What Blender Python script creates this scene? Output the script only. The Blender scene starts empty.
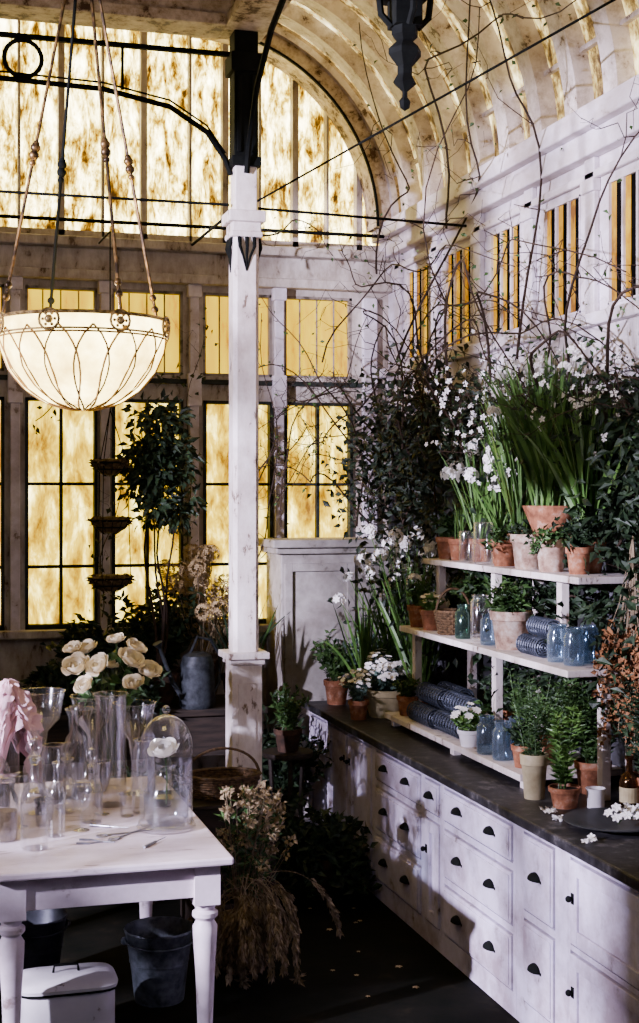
import bpy, math, random
from mathutils import Vector, Matrix
PI=math.pi
scene=bpy.context.scene
COL=scene.collection
V=Vector
XW=3.05; YB=8.9; XL=-2.4; YN=1.2

# ------------------------------------------------------------------ mesh builder
class MB:
    def __init__(s): s.v=[]; s.f=[]
    def add(s,vs,fs):
        o=len(s.v)
        s.v.extend([tuple(p) for p in vs]); s.f.extend([tuple(i+o for i in f) for f in fs])
    def box(s,x0,x1,y0,y1,z0,z1):
        s.add([(x0,y0,z0),(x1,y0,z0),(x1,y1,z0),(x0,y1,z0),(x0,y0,z1),(x1,y0,z1),(x1,y1,z1),(x0,y1,z1)],
              [(0,3,2,1),(4,5,6,7),(0,1,5,4),(1,2,6,5),(2,3,7,6),(3,0,4,7)])
        return s
    def lathe(s,prof,n=24,c=(0,0,0),ripple=0,rk=8,cap=True):
        vs=[];fs=[];m=len(prof)
        for (r,z) in prof:
            for k in range(n):
                a=2*PI*k/n; rr=r*(1+ripple*math.cos(rk*a))
                vs.append((c[0]+rr*math.cos(a),c[1]+rr*math.sin(a),c[2]+z))
        for i in range(m-1):
            for k in range(n):
                k2=(k+1)%n
                fs.append((i*n+k,i*n+k2,(i+1)*n+k2,(i+1)*n+k))
        if cap and prof[0][0]>0.0008: fs.append(tuple(range(n-1,-1,-1)))
        s.add(vs,fs); return s
    def lathe_open(s,prof,n=24,c=(0,0,0),ripple=0,rk=8): return s.lathe(prof,n,c,ripple,rk,False)
    def sq(s,prof,ax,ay,n=48,p=5):
        vs=[];fs=[];m=len(prof)
        for (q,z) in prof:
            for k in range(n):
                a=2*PI*(k+.5)/n; ca,sa=math.cos(a),math.sin(a)
                rr=1/((abs(ca)**p+abs(sa)**p)**(1/p))
                vs.append(((ax+q)*rr*ca if q>-ax else 0,(ay+q)*rr*sa if q>-ay else 0,z))
        for i in range(m-1):
            for k in range(n):
                k2=(k+1)%n; fs.append((i*n+k,i*n+k2,(i+1)*n+k2,(i+1)*n+k))
        fs.append(tuple(range(n-1,-1,-1))); fs.append(tuple((m-1)*n+k for k in range(n)))
        s.add(vs,fs); return s
    def tube(s,pts,r,n=6,r1=None,closed=False):
        pts=[V(p) for p in pts]; m=len(pts)
        if m<2: return s
        if r1 is None: r1=r
        vs=[];fs=[]
        up=None
        for i,p in enumerate(pts):
            if closed: t=(pts[(i+1)%m]-pts[i-1])
            else: t=(pts[min(i+1,m-1)]-pts[max(i-1,0)])
            if t.length<1e-9: t=V((0,0,1))
            t.normalize()
            if up is None:
                up=V((0,0,1)) if abs(t.z)<.9 else V((1,0,0))
            b=t.cross(up)
            if b.length<1e-6: b=t.cross(V((0.3,1,0.2)))
            b.normalize(); up=b.cross(t).normalized()
            rr=r+(r1-r)*i/(m-1)
            for k in range(n):
                a=2*PI*k/n
                vs.append(p+b*(rr*math.cos(a))+up*(rr*math.sin(a)))
        for i in range(m if closed else m-1):
            j=(i+1)%m
            for k in range(n):
                k2=(k+1)%n
                fs.append((i*n+k,i*n+k2,j*n+k2,j*n+k))
        if not closed:
            fs.append(tuple(range(n-1,-1,-1))); fs.append(tuple((m-1)*n+k for k in range(n)))
        s.add(vs,fs); return s
    def cyl(s,p0,p1,r,r1=None,n=12): return s.tube([p0,p1],r,n,r1)
    def ring(s,c,R,r,n=24,m=6,axis='z',sy=1.0):
        pts=[]
        for k in range(n):
            a=2*PI*k/n
            if axis=='z': pts.append((c[0]+R*math.cos(a),c[1]+R*sy*math.sin(a),c[2]))
            elif axis=='y': pts.append((c[0]+R*math.cos(a),c[1],c[2]+R*sy*math.sin(a)))
            else: pts.append((c[0],c[1]+R*math.cos(a),c[2]+R*sy*math.sin(a)))
        return s.tube(pts,r,m,closed=True)
    def leaf(s,p,d,L,W,rng,fold=.25):
        d=V(d)
        if d.length<1e-4: d=V((0,0,1))
        d.normalize(); q=V((rng.uniform(-1,1),rng.uniform(-1,1),rng.uniform(-.2,1)))
        b=d.cross(q)
        if b.length<1e-4: b=d.cross(V((1,.1,0)))
        b.normalize(); u=b.cross(d)
        p=V(p); m=p+d*L*.45
        s.add([p,m+b*W*.5+u*W*fold,p+d*L-u*L*.12,m-b*W*.5+u*W*fold,m],[(0,1,4),(4,1,2),(0,4,3),(4,2,3)])
    def strap(s,p,d,L,W,g,rng,n=8):
        p=V(p); d=V(d).normalized(); side=d.cross(V((rng.uniform(-1,1),rng.uniform(-1,1),.1))); side.normalize()
        vs=[];fs=[]
        for i in range(n+1):
            t=i/n; w=W*(.5+.5*min(1,t*4))*(1-t**4)*.5+.0006
            vs+= [p+side*w,p-side*w]
            d=(d+V((0,0,-g*t))).normalized()
            p=p+d*(L/n)
        for i in range(n): fs.append((2*i,2*i+1,2*i+3,2*i+2))
        s.add(vs,fs)
    def flower(s,p,nrm,r,rng,k=6):
        p=V(p); nrm=V(nrm)
        if nrm.length<1e-4: nrm=V((0,0,1))
        nrm.normalize(); a=nrm.cross(V((.3,.2,1)))
        if a.length<1e-4:a=V((1,0,0))
        a.normalize(); b=nrm.cross(a)
        o=rng.uniform(0,6)
        for i in range(k):
            t=o+2*PI*i/k; d=a*math.cos(t)+b*math.sin(t); e=nrm.cross(d)
            s.add([p,p+d*r*.6+e*r*.32+nrm*r*.15,p+d*r+nrm*r*.05,p+d*r*.6-e*r*.32+nrm*r*.15],[(0,1,2,3)])
    def ball(s,p,r,n=8,m=5,sz=1):
        s.lathe([(max(.0004,r*math.sin(PI*i/m)),-r*sz*math.cos(PI*i/m)) for i in range(m+1)],n,p)
    def rose(s,p,nrm,r,rng):
        p=V(p); nrm=V(nrm).normalized(); a=nrm.cross(V((.31,.2,1))).normalized(); b=nrm.cross(a)
        for (k,rad,fm,flare) in [(3,.34,2.5,0),(4,.50,2.25,0),(5,.68,2.0,.05),(5,.88,1.75,.12),(6,1.0,1.5,.25)]:
            o=rng.uniform(0,6); R=r*rad
            for i in range(k):
                t0=o+2*PI*i/k+rng.uniform(-.2,.2); wid=PI/k*1.35; fmx=fm*rng.uniform(.9,1.1)
                vs=[];fs=[]; nu,nv=6,6
                for v in range(nv+1):
                    tv=v/nv
                    for u in range(nu+1):
                        tu=(u/nu-.5)*2; ph=fmx*tv*(1-.10*tu*tu*tu*tu)-.12*tu*tu*tv
                        w=wid*(.5+.5*math.sin(min(1,tv*1.1)*PI*.5))*(1-.25*max(0,tv-.75)/.25)
                        t=t0+tu*w
                        rr=R*math.sin(ph)*(1+.05*tu)+R*flare*max(0,tv-.7)*2.2
                        hh=R*(1-math.cos(ph))*.85+r*.12*(1-rad)-R*flare*max(0,tv-.75)*1.8
                        vs.append(p+(a*math.cos(t)+b*math.sin(t))*rr+nrm*hh)
                for v in range(nv):
                    for u in range(nu):
                        i0=v*(nu+1)+u; fs.append((i0,i0+1,i0+nu+2,i0+nu+1))
                s.add(vs,fs)
    def obj(s,name,mat,parent=None,loc=(0,0,0),rot=0,smooth=False,bevel=0,label=None):
        if parent is not None and 'category' in parent and abs(parent.rotation_euler[2])<1e-6 and abs(rot)<1e-6:
            mx=XW-.012-parent.location.x-loc[0]; my=YB-.012-parent.location.y-loc[1]
            s.v=[(min(p[0],mx),min(p[1],my),p[2]) for p in s.v]
        me=bpy.data.meshes.new(name); me.from_pydata(s.v,[],s.f)
        me.validate()
        for m in (mat if isinstance(mat,(list,tuple)) else [mat]): me.materials.append(m)
        if smooth:
            me.shade_smooth()
            try: me.set_sharp_from_angle(angle=math.radians(42))
            except Exception: pass
        o=bpy.data.objects.new(name,me); COL.objects.link(o)
        o.location=loc; o.rotation_euler=(0,0,rot)
        if parent: o.parent=parent
        if bevel:
            b=o.modifiers.new('b','BEVEL'); b.width=bevel; b.segments=2; b.limit_method='ANGLE'
        if label: o['label']=label
        return o

def tag(o,label,cat,group=None):
    o['label']=label; o['category']=cat
    if group:o['group']=group
    return o
def thing(name,label,cat,loc=(0,0,0),rot=0,group=None):
    o=bpy.data.objects.new(name,None); o.empty_display_size=.05; COL.objects.link(o)
    o.location=loc; o.rotation_euler=(0,0,rot)
    return tag(o,label,cat,group)
def struct(o): o['kind']='structure'; return o
def stuff(o): o['kind']='stuff'; return o

# ------------------------------------------------------------------ materials
def mat_ramp(name,stops,scale=6,stretch=(1,1,1),rough=.6,metal=0,bump=0,emitk=0,detail=6,distort=0,spec=.3,base=(.05,.035,.02),nr=.62,grime=0):
    m=bpy.data.materials.new(name); m.use_nodes=True; nt=m.node_tree; N=nt.nodes; Lk=nt.links
    b=N['Principled BSDF']; b.inputs['Roughness'].default_value=rough; b.inputs['Metallic'].default_value=metal
    b.inputs['Specular IOR Level'].default_value=spec
    g=N.new('ShaderNodeNewGeometry'); mp=N.new('ShaderNodeMapping'); mp.inputs['Scale'].default_value=stretch
    Lk.new(g.outputs['Position'],mp.inputs['Vector'])
    nz=N.new('ShaderNodeTexNoise'); nz.inputs['Scale'].default_value=scale; nz.inputs['Detail'].default_value=detail
    nz.inputs['Roughness'].default_value=nr; nz.inputs['Distortion'].default_value=distort
    Lk.new(mp.outputs['Vector'],nz.inputs['Vector'])
    r=N.new('ShaderNodeValToRGB'); e=r.color_ramp.elements
    while len(e)<len(stops): e.new(.5)
    for i,(p,c) in enumerate(stops): e[i].position=p; e[i].color=(*c,1)
    Lk.new(nz.outputs['Fac'],r.inputs['Fac'])
    colout=r.outputs['Color']
    if grime:
        n2=N.new('ShaderNodeTexNoise'); n2.inputs['Scale'].default_value=2.1; n2.inputs['Detail'].default_value=9; n2.inputs['Roughness'].default_value=.68
        Lk.new(g.outputs['Position'],n2.inputs['Vector'])
        r2=N.new('ShaderNodeValToRGB'); r2.color_ramp.elements[0].position=.36; r2.color_ramp.elements[0].color=(.40,.33,.29,1)
        r2.color_ramp.elements[1].position=.56; r2.color_ramp.elements[1].color=(1,1,1,1)
        Lk.new(n2.outputs['Fac'],r2.inputs['Fac'])
        mx=N.new('ShaderNodeMixRGB'); mx.blend_type='MULTIPLY'; mx.inputs[0].default_value=grime
        Lk.new(colout,mx.inputs[1]); Lk.new(r2.outputs['Color'],mx.inputs[2]); colout=mx.outputs[0]
    if emitk:
        b.inputs['Base Color'].default_value=(*base,1)
        Lk.new(colout,b.inputs['Emission Color']); b.inputs['Emission Strength'].default_value=emitk
    else:
        Lk.new(colout,b.inputs['Base Color'])
    if bump:
        bp=N.new('ShaderNodeBump'); bp.inputs['Strength'].default_value=bump; bp.inputs['Distance'].default_value=.01
        Lk.new(nz.outputs['Fac'],bp.inputs['Height']); Lk.new(bp.outputs['Normal'],b.inputs['Normal'])
    return m
def mat_var(name,c,v=.35,scale=9,**k):
    a=tuple(x*(1-v) for x in c); d=tuple(min(1,x*(1+v)) for x in c)
    return mat_ramp(name,[(.35,a),(.65,d)],scale=scale,**k)
def mat_glass(name,tint=(.992,.992,.992),body=(1,1,1),lo=.05,hi=.7,diff=0,dd=.05):
    m=bpy.data.materials.new(name); m.use_nodes=True; nt=m.node_tree; N=nt.nodes; Lk=nt.links
    N.remove(N['Principled BSDF']); out=N['Material Output']
    tr=N.new('ShaderNodeBsdfTransparent'); tr.inputs[0].default_value=(*tint,1)
    gl=N.new('ShaderNodeBsdfGlossy'); gl.inputs['Color'].default_value=(*body,1); gl.inputs['Roughness'].default_value=.10
    df=N.new('ShaderNodeBsdfTranslucent'); df.inputs[0].default_value=(*body,1)
    d2=N.new('ShaderNodeBsdfDiffuse'); d2.inputs[0].default_value=(*body,1)
    lw=N.new('ShaderNodeLayerWeight'); lw.inputs['Blend'].default_value=.2
    mr=N.new('ShaderNodeMapRange'); mr.inputs['To Min'].default_value=lo; mr.inputs['To Max'].default_value=hi
    Lk.new(lw.outputs['Facing'],mr.inputs['Value'])
    mg=N.new('ShaderNodeMixShader'); mg.inputs[0].default_value=dd; Lk.new(gl.outputs[0],mg.inputs[1]); Lk.new(d2.outputs[0],mg.inputs[2])
    mx=N.new('ShaderNodeMixShader'); Lk.new(mr.outputs[0],mx.inputs[0]); Lk.new(tr.outputs[0],mx.inputs[1]); Lk.new(mg.outputs[0],mx.inputs[2])
    m2=N.new('ShaderNodeMixShader'); m2.inputs[0].default_value=diff; Lk.new(mx.outputs[0],m2.inputs[1]); Lk.new(df.outputs[0],m2.inputs[2])
    Lk.new(m2.outputs[0],out.inputs['Surface']); return m

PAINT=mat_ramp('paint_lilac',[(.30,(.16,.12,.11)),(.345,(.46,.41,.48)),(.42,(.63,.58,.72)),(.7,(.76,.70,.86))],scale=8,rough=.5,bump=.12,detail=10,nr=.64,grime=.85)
PAINTT=mat_ramp('paint_table',[(.32,(.32,.24,.23)),(.39,(.74,.64,.70)),(.6,(.86,.76,.84)),(1,(.9,.83,.9))],scale=7,stretch=(.6,2,1),rough=.4,bump=.1,grime=.35)
PAINTC=mat_ramp('paint_column',[(.37,(.20,.14,.10)),(.41,(.72,.64,.60)),(.6,(.88,.82,.79)),(1,(.93,.89,.87))],scale=13,stretch=(1,1,.4),rough=.5,bump=.25,nr=.70,detail=9,grime=.5)
PAINTB=mat_ramp('paint_back_wall',[(.36,(.10,.065,.04)),(.42,(.36,.31,.25)),(.6,(.54,.49,.43)),(1,(.66,.60,.54))],scale=10,stretch=(1,1,.4),rough=.6,bump=.3,detail=10,nr=.70,grime=.6)  # toned down to carry the shade of a backlit wall
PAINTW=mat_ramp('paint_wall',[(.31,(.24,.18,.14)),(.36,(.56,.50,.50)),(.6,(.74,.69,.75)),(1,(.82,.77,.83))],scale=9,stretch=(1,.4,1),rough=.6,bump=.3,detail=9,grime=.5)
PAINTL=mat_ramp('paint_wall_shaded',[(.40,(.010,.010,.010)),(.55,(.035,.035,.04)),(.7,(.09,.09,.10))],scale=5,rough=.7,bump=.3)  # near-black tone paints in the deep shade of the lower right wall
PAINTX=mat_ramp('paint_cupboard',[(.33,(.08,.065,.045)),(.40,(.30,.28,.25)),(.7,(.46,.43,.40))],scale=7,rough=.6,bump=.2,grime=.6)
PAINTP=mat_ramp('paint_peeling',[(.41,(.07,.035,.015)),(.46,(.36,.27,.17)),(.6,(.62,.52,.40)),(1,(.72,.63,.52))],scale=9,rough=.7,bump=.4,detail=12,nr=.74)
PAINTR=mat_ramp('paint_rib',[(.36,(.09,.05,.025)),(.41,(.46,.39,.33)),(.55,(.70,.63,.60)),(1,(.80,.74,.72))],scale=9,rough=.6,bump=.2,detail=11,nr=.72,grime=.55)
PAINTF=mat_ramp('paint_frame',[(.36,(.06,.05,.035)),(.5,(.24,.20,.16)),(1,(.38,.34,.29))],scale=10,rough=.6)
IRON=mat_var('black_iron',(.0035,.0045,.004),scale=20,rough=.85,spec=.1)
GREENIRON=mat_var('dark_green_frame',(.012,.017,.014),scale=20,rough=.7)
BRASSD=mat_ramp('dark_brass',[(.45,(.03,.018,.008)),(.7,(.28,.16,.05))],scale=30,rough=.4,metal=.6)
BRASSR=mat_ramp('rim_brass',[(.42,(.16,.10,.035)),(.62,(.66,.46,.18))],scale=30,rough=.35,metal=.4)
STONE=mat_ramp('counter_stone',[(.4,(.010,.009,.011)),(.55,(.028,.027,.029)),(.68,(.12,.11,.11))],scale=16,rough=.5,bump=.25,detail=10,nr=.7)
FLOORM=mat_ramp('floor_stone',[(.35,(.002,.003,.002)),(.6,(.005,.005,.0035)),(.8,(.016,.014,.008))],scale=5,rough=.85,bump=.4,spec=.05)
DARKW=mat_ramp('dark_wood',[(.35,(.010,.007,.005)),(.65,(.03,.02,.014))],scale=6,stretch=(1,8,8),rough=.7)
WOOD=mat_ramp('old_wood',[(.35,(.08,.05,.025)),(.65,(.22,.13,.065))],scale=6,stretch=(1,6,8),rough=.6)
TERRA=mat_ramp('terracotta',[(.35,(.15,.055,.025)),(.55,(.34,.135,.065)),(.72,(.50,.33,.24))],scale=22,rough=.85,bump=.15,detail=9)
TERRAP=mat_ramp('terracotta_pale',[(.35,(.22,.13,.09)),(.5,(.42,.29,.21)),(.65,(.58,.50,.42))],scale=22,rough=.85,detail=9)
DARKPOT=mat_ramp('dark_clay',[(.35,(.02,.012,.008)),(.65,(.07,.035,.02))],scale=22,rough=.9)
CREAMP=mat_ramp('glazed_cream',[(.35,(.34,.28,.15)),(.65,(.56,.49,.30))],scale=10,rough=.4)
WHITEP=mat_var('white_ceramic',(.78,.75,.78),v=.08,rough=.25)
ENAMEL=mat_ramp('white_enamel',[(.30,(.1,.06,.04)),(.36,(.6,.58,.6)),(1,(.76,.74,.76))],scale=10,rough=.3)
ZINC=mat_ramp('galvanised_zinc',[(.35,(.04,.05,.055)),(.65,(.13,.15,.175))],scale=24,rough=.45,metal=.4)
ZINCD=mat_ramp('dark_zinc',[(.35,(.014,.017,.02)),(.65,(.05,.058,.066))],scale=24,rough=.5,metal=.3)
SOIL=mat_var('soil',(.02,.013,.008),scale=60,rough=1)
WICKER=mat_ramp('wicker',[(.35,(.03,.018,.007)),(.65,(.14,.08,.035))],scale=50,rough=.7)
WIRE=mat_var('wire_dark_grey',(.05,.06,.08),rough=.45,metal=.4)
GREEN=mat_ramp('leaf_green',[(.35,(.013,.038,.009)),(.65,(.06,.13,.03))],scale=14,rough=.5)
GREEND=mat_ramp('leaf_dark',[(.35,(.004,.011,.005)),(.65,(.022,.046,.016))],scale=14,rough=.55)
GREENS=mat_ramp('leaf_strap',[(.3,(.022,.07,.012)),(.7,(.12,.24,.05))],scale=10,rough=.4)
GREENB=mat_ramp('leaf_blue',[(.35,(.03,.06,.045)),(.65,(.10,.165,.13))],scale=14,rough=.5)
PURPLE=mat_ramp('leaf_vine_dark',[(.35,(.006,.013,.007)),(.55,(.02,.034,.016)),(.7,(.032,.028,.033))],scale=10,rough=.55)
MOSS=mat_ramp('moss_brown',[(.35,(.035,.022,.008)),(.65,(.14,.09,.035))],scale=40,rough=1)
DRY=mat_ramp('dried_stem',[(.3,(.07,.052,.028)),(.7,(.29,.22,.13))],scale=20,rough=.8)
DRYL=mat_ramp('dried_straw_flower',[(.3,(.14,.10,.05)),(.5,(.34,.26,.14)),(.7,(.52,.42,.28))],scale=20,rough=.8)
DRYO=mat_ramp('dried_orange',[(.3,(.09,.035,.013)),(.7,(.32,.14,.05))],scale=20,rough=.8)
HYD=mat_ramp('dried_hydrangea',[(.3,(.22,.15,.06)),(.7,(.60,.46,.25))],scale=20,rough=.8)
TWIG=mat_var('twig',(.030,.017,.010),scale=20,rough=.8)
WHITEF=mat_var('white_petal',(.90,.88,.84),v=.08,rough=.5)
CREAMF=mat_ramp('cream_petal',[(.35,(.86,.74,.46)),(.65,(.93,.86,.68))],scale=25,rough=.5)
PINKC=mat_ramp('pink_gauze_cloth',[(.3,(.58,.34,.38)),(.7,(.84,.62,.68))],scale=12,rough=.8)
GLASS=mat_glass('clear_glass')
WATER=mat_glass('water',tint=(.80,.85,.88),lo=.06,hi=.6)
GLASSB=mat_glass('blue_glass',tint=(.70,.78,.84),body=(.55,.65,.75),lo=.10,hi=.75,diff=.05,dd=.25)
GLASSG=mat_glass('green_glass',tint=(.40,.54,.46),body=(.3,.45,.4),lo=.12,hi=.7,diff=.03,dd=.15)
GLASSA=mat_glass('amber_glass',tint=(.4,.2,.08),body=(.4,.25,.12),lo=.2,hi=.7,diff=.1)
STEEL=mat_var('steel',(.35,.36,.4),rough=.3,metal=.9)
PEWTER=mat_var('pewter',(.05,.055,.065),rough=.45,metal=.5)
LEAD=mat_var('lead_came',(.26,.14,.035),rough=.5,metal=.1)
SHADE=mat_ramp('lamp_glass',[(.3,(5,3.3,.85)),(.5,(9,6.8,2.3)),(.75,(15,12.5,6))],scale=6,emitk=1)
G_LOW=mat_ramp('glass_gold_dirty',[(.28,(.16,.05,.0)),(.37,(.75,.32,.0)),(.44,(1.6,.9,.01)),(.52,(3.0,2.0,.10)),(.61,(6,4.8,1.2)),(.73,(12,10.5,5.5))],scale=5,stretch=(1.7,1.7,.6),emitk=1,detail=12,distort=.3,rough=.5,nr=.67)  # gold glass ramps carry the daylight behind the panes as emission
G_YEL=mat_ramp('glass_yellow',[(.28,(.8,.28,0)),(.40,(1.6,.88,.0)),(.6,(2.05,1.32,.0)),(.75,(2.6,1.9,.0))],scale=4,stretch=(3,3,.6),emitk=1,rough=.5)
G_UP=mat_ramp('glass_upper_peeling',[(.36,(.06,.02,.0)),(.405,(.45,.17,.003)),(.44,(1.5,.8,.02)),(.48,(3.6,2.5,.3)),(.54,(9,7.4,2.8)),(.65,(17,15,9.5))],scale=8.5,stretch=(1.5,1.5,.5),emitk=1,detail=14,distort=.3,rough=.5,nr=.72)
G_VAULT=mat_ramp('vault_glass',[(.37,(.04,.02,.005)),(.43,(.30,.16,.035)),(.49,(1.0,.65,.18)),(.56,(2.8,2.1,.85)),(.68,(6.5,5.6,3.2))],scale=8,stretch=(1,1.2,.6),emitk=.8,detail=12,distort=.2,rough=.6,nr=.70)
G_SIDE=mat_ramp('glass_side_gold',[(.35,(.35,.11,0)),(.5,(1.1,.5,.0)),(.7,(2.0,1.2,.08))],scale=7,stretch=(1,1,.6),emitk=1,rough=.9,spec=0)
DARKG=mat_var('dark_strip',(.004,.0035,.003),rough=1,spec=0)

# ------------------------------------------------------------------ room shell
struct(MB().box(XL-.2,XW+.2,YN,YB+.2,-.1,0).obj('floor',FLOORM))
lw=MB(); lz0,lz1=1.35,3.55; ly=[(2.5,3.35),(3.5,4.35),(4.5,5.10)]  # unseen window openings, placed to shape the light from the left
lw.box(XL-.12,XL,YN,YB+.2,0,lz0); lw.box(XL-.12,XL,YN,YB+.2,lz1,5.3)
e=YN
for a,b in ly: lw.box(XL-.12,XL,e,a,lz0,lz1); e=b
lw.box(XL-.12,XL,e,YB+.2,lz0,lz1); struct(lw.obj('wall_left',PAINTB))
wins=[(-.52,-.07),(.07,.53),(.657,1.104),(1.198,1.654),(1.786,2.245),(2.326,2.794)]
wb=MB()
wb.box(XL,XW+.2,YB,YB+.2,0,1.30)
wb.box(XL,wins[0][0],YB,YB+.2,1.30,5.3)
wb.box(wins[-1][1],XW+.2,YB,YB+.2,1.30,3.78)
for i in range(len(wins)-1): wb.box(wins[i][1],wins[i+1][0],YB,YB+.12,1.30,3.78)
for a,b in wins:
    wb.box(a,b,YB,YB+.12,2.76,2.92); wb.box(a,b,YB,YB+.12,3.46,3.78)
struct(wb.obj('wall_back',PAINTB))
tr=MB()
for i in range(len(wins)-1):
    a=wins[i][1];b=wins[i+1][0]; c=(a+b)/2
    tr.box(c-.03,c+.03,YB-.05,YB,1.30,3.46); tr.box(c-.045,c+.045,YB-.065,YB,2.72,2.93); tr.box(c-.045,c+.045,YB-.065,YB,3.42,3.5)
tr.box(2.86,2.96,YB-.04,YB,1.3,3.46)
struct(tr.obj('trim_1',PAINTW,bevel=.006))
tr=MB(); tr.box(XL,XW,YB-.09,YB,3.50,3.56); tr.box(XL,XW,YB-.13,YB,3.70,3.76); tr.box(XL,XW,YB-.05,YB,3.56,3.70); tr.box(XL,XW,YB-.1,YB,1.26,1.31)
struct(tr.obj('trim_2',PAINTB,bevel=.008))
wn=1
for k,(a,b) in enumerate(ly):
    f=MB(); e=.03
    n=3 if b-a>.7 else 2
    for i in range(n+1):
        yy=a+(b-a)*i/n; f.box(XL-.08,XL-.03,max(a,yy-.02),min(b,yy+.02),lz0,lz1)
    for z in (lz0+.02,1.9,2.45,3.0,lz1-.02): f.box(XL-.08,XL-.03,a,b,z-.02,z+.02)
    struct(f.obj('window_%d'%wn,PAINTF)); wn+=1  # unseen mullions added to break up the side light
for a,b in wins:
    f=MB(); e=.018
    f.box(a,b,YB+.0,YB+.05,2.92,2.92+e);f.box(a,b,YB+.0,YB+.05,3.46-e,3.46);f.box(a,a+e,YB,YB+.05,2.92,3.46);f.box(b-e,b,YB,YB+.05,2.92,3.46)
    for k in (1,2,3):
        x=a+(b-a)*k/4; f.box(x-.004,x+.004,YB+.03,YB+.045,2.92,3.46)
    o=struct(f.obj('window_%d'%wn,PAINTF)); wn+=1
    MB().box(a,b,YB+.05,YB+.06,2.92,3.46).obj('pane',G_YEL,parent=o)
    f=MB(); e=.020
    f.box(a,b,YB-.02,YB+.05,1.31,1.31+e*1.5);f.box(a,b,YB-.02,YB+.05,2.76-e,2.76);f.box(a,a+e,YB-.02,YB+.05,1.3,2.76);f.box(b-e,b,YB-.02,YB+.05,1.3,2.76)
    x=(a+b)/2; f.box(x-.010,x+.010,YB,YB+.045,1.3,2.76)
    for z in (1.70,2.22): f.box(a,b,YB,YB+.045,z-.010,z+.010)
    o=struct(f.obj('window_%d'%wn,GREENIRON)); wn+=1
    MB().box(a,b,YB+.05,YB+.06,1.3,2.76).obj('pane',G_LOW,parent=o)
tr=MB(); tr.box(XL,XW,YB-.03,YB,2.865,2.895)
struct(tr.obj('trim_3',GREENIRON))
CX,CZ,RV=1.70,3.90,1.35
def zt(x):
    if x<CX: return 5.3
    return CZ+math.sqrt(max(0,RV*RV-(x-CX)**2))
ux=[-.75,-.45,-.18,.10,.36,.62,.88,1.14,1.40,1.70,1.93,2.16,2.4,2.62,2.84,3.049]
for i in range(len(ux)-1):
    a,b=ux[i],ux[i+1]; f=MB(); g=MB()
    n=5; zb=3.78
    for k in range(n):
        x0=a+(b-a)*k/n; x1=a+(b-a)*(k+1)/n
        z0,z1=max(zt(x0),zb+.01),max(zt(x1),zb+.01)
        g.add([(x0,YB+.05,zb),(x1,YB+.05,zb),(x1,YB+.05,z1),(x0,YB+.05,z0)],[(0,1,2,3)])
    ww=.020 if i%2==0 else .008
    f.box(a-ww,a+ww,YB-.02,YB+.06,zb,max(zt(a),zb+.02))
    f.box(a,b,YB-.02,YB+.06,zb,zb+.035)
    o=struct(f.obj('window_%d'%wn,PAINTB)); wn+=1
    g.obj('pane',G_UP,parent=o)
def arcpt(r,t): return (CX+r*math.cos(t),CZ+r*math.sin(t))
sh=MB(); n=28; vs=[];fs=[]
for i in range(n+1):
    x,z=arcpt(RV+.02,PI/2*i/n); vs+=[(x,YN,z),(x,YB+.1,z)]
for i in range(n): fs.append((2*i,2*i+1,2*i+3,2*i+2))
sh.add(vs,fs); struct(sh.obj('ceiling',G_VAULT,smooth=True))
def rib(y0,y1,r0,r1,name,mat):
    m=MB(); vs=[];fs=[]; n=28
    for i in range(n+1):
        t=PI/2*i/n
        for rr,yy in ((r0,y0),(r0,y1),(r1,y1),(r1,y0)):
            x,z=arcpt(rr,t); vs.append((x,yy,z))
    for i in range(n):
        for k in range(4): fs.append((4*i+k,4*i+4+k,4*i+4+(k+1)%4,4*i+(k+1)%4))
    m.add(vs,fs); return struct(m.obj(name,mat,smooth=True))
tn=4
rib(YB-.24,YB-.02,1.19,RV+.02,'trim_%d'%tn,PAINTP); tn+=1
rib(YB-.26,YB-.24,1.185,1.20,'trim_%d'%tn,IRON); tn+=1
rib(YB-.28,YB-.24,1.29,1.33,'trim_%d'%tn,PAINTR); tn+=1
y=YB-.54
while y>3.2:
    rib(y-.065,y+.065,1.275,RV+.015,'trim_%d'%tn,PAINTR); tn+=1
    y-=.39
for t in (.25,1.3):
    x,z=arcpt(1.34,t); struct(MB().box(x-.012,x+.012,YN,YB,z-.012,z+.012).obj('trim_%d'%tn,PAINTR)); tn+=1
cy=[8.31,7.63,6.95,6.27,5.59,4.91,4.23,3.55]; hw=.20; zb,ztp=3.02,3.585
wr=MB(); wr.box(XW,XW+.15,YN,YB+.1,2.66,zb); wr.box(XW,XW+.15,YN,YB+.1,ztp,CZ)
ed=YB+.1
for c in cy:
    wr.box(XW,XW+.15,c+hw,ed,zb,ztp); ed=c-hw
wr.box(XW,XW+.15,YN,ed,zb,ztp)
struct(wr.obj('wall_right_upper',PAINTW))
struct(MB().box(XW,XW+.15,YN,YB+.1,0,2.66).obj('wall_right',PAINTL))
tr=MB(); tr.box(XW-.12,XW,YN,YB,3.83,3.93); tr.box(XW-.07,XW,YN,YB,3.72,3.83); tr.box(XW-.03,XW,YN,YB,3.62,3.66)
tr.box(XW-.07,XW,YN,YB,2.93,2.99); tr.box(XW-.03,XW,YN,YB,2.70,2.93)
struct(tr.obj('trim_%d'%tn,PAINTW,bevel=.008)); tn+=1
tr=MB()
for c in cy:
    yy=c+.34
    tr.box(XW-.03,XW,yy-.05,yy+.05,2.99,3.72); tr.box(XW-.045,XW,yy-.065,yy+.065,3.56,3.62)
struct(tr.obj('trim_%d'%tn,PAINTW,bevel=.006)); tn+=1
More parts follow.
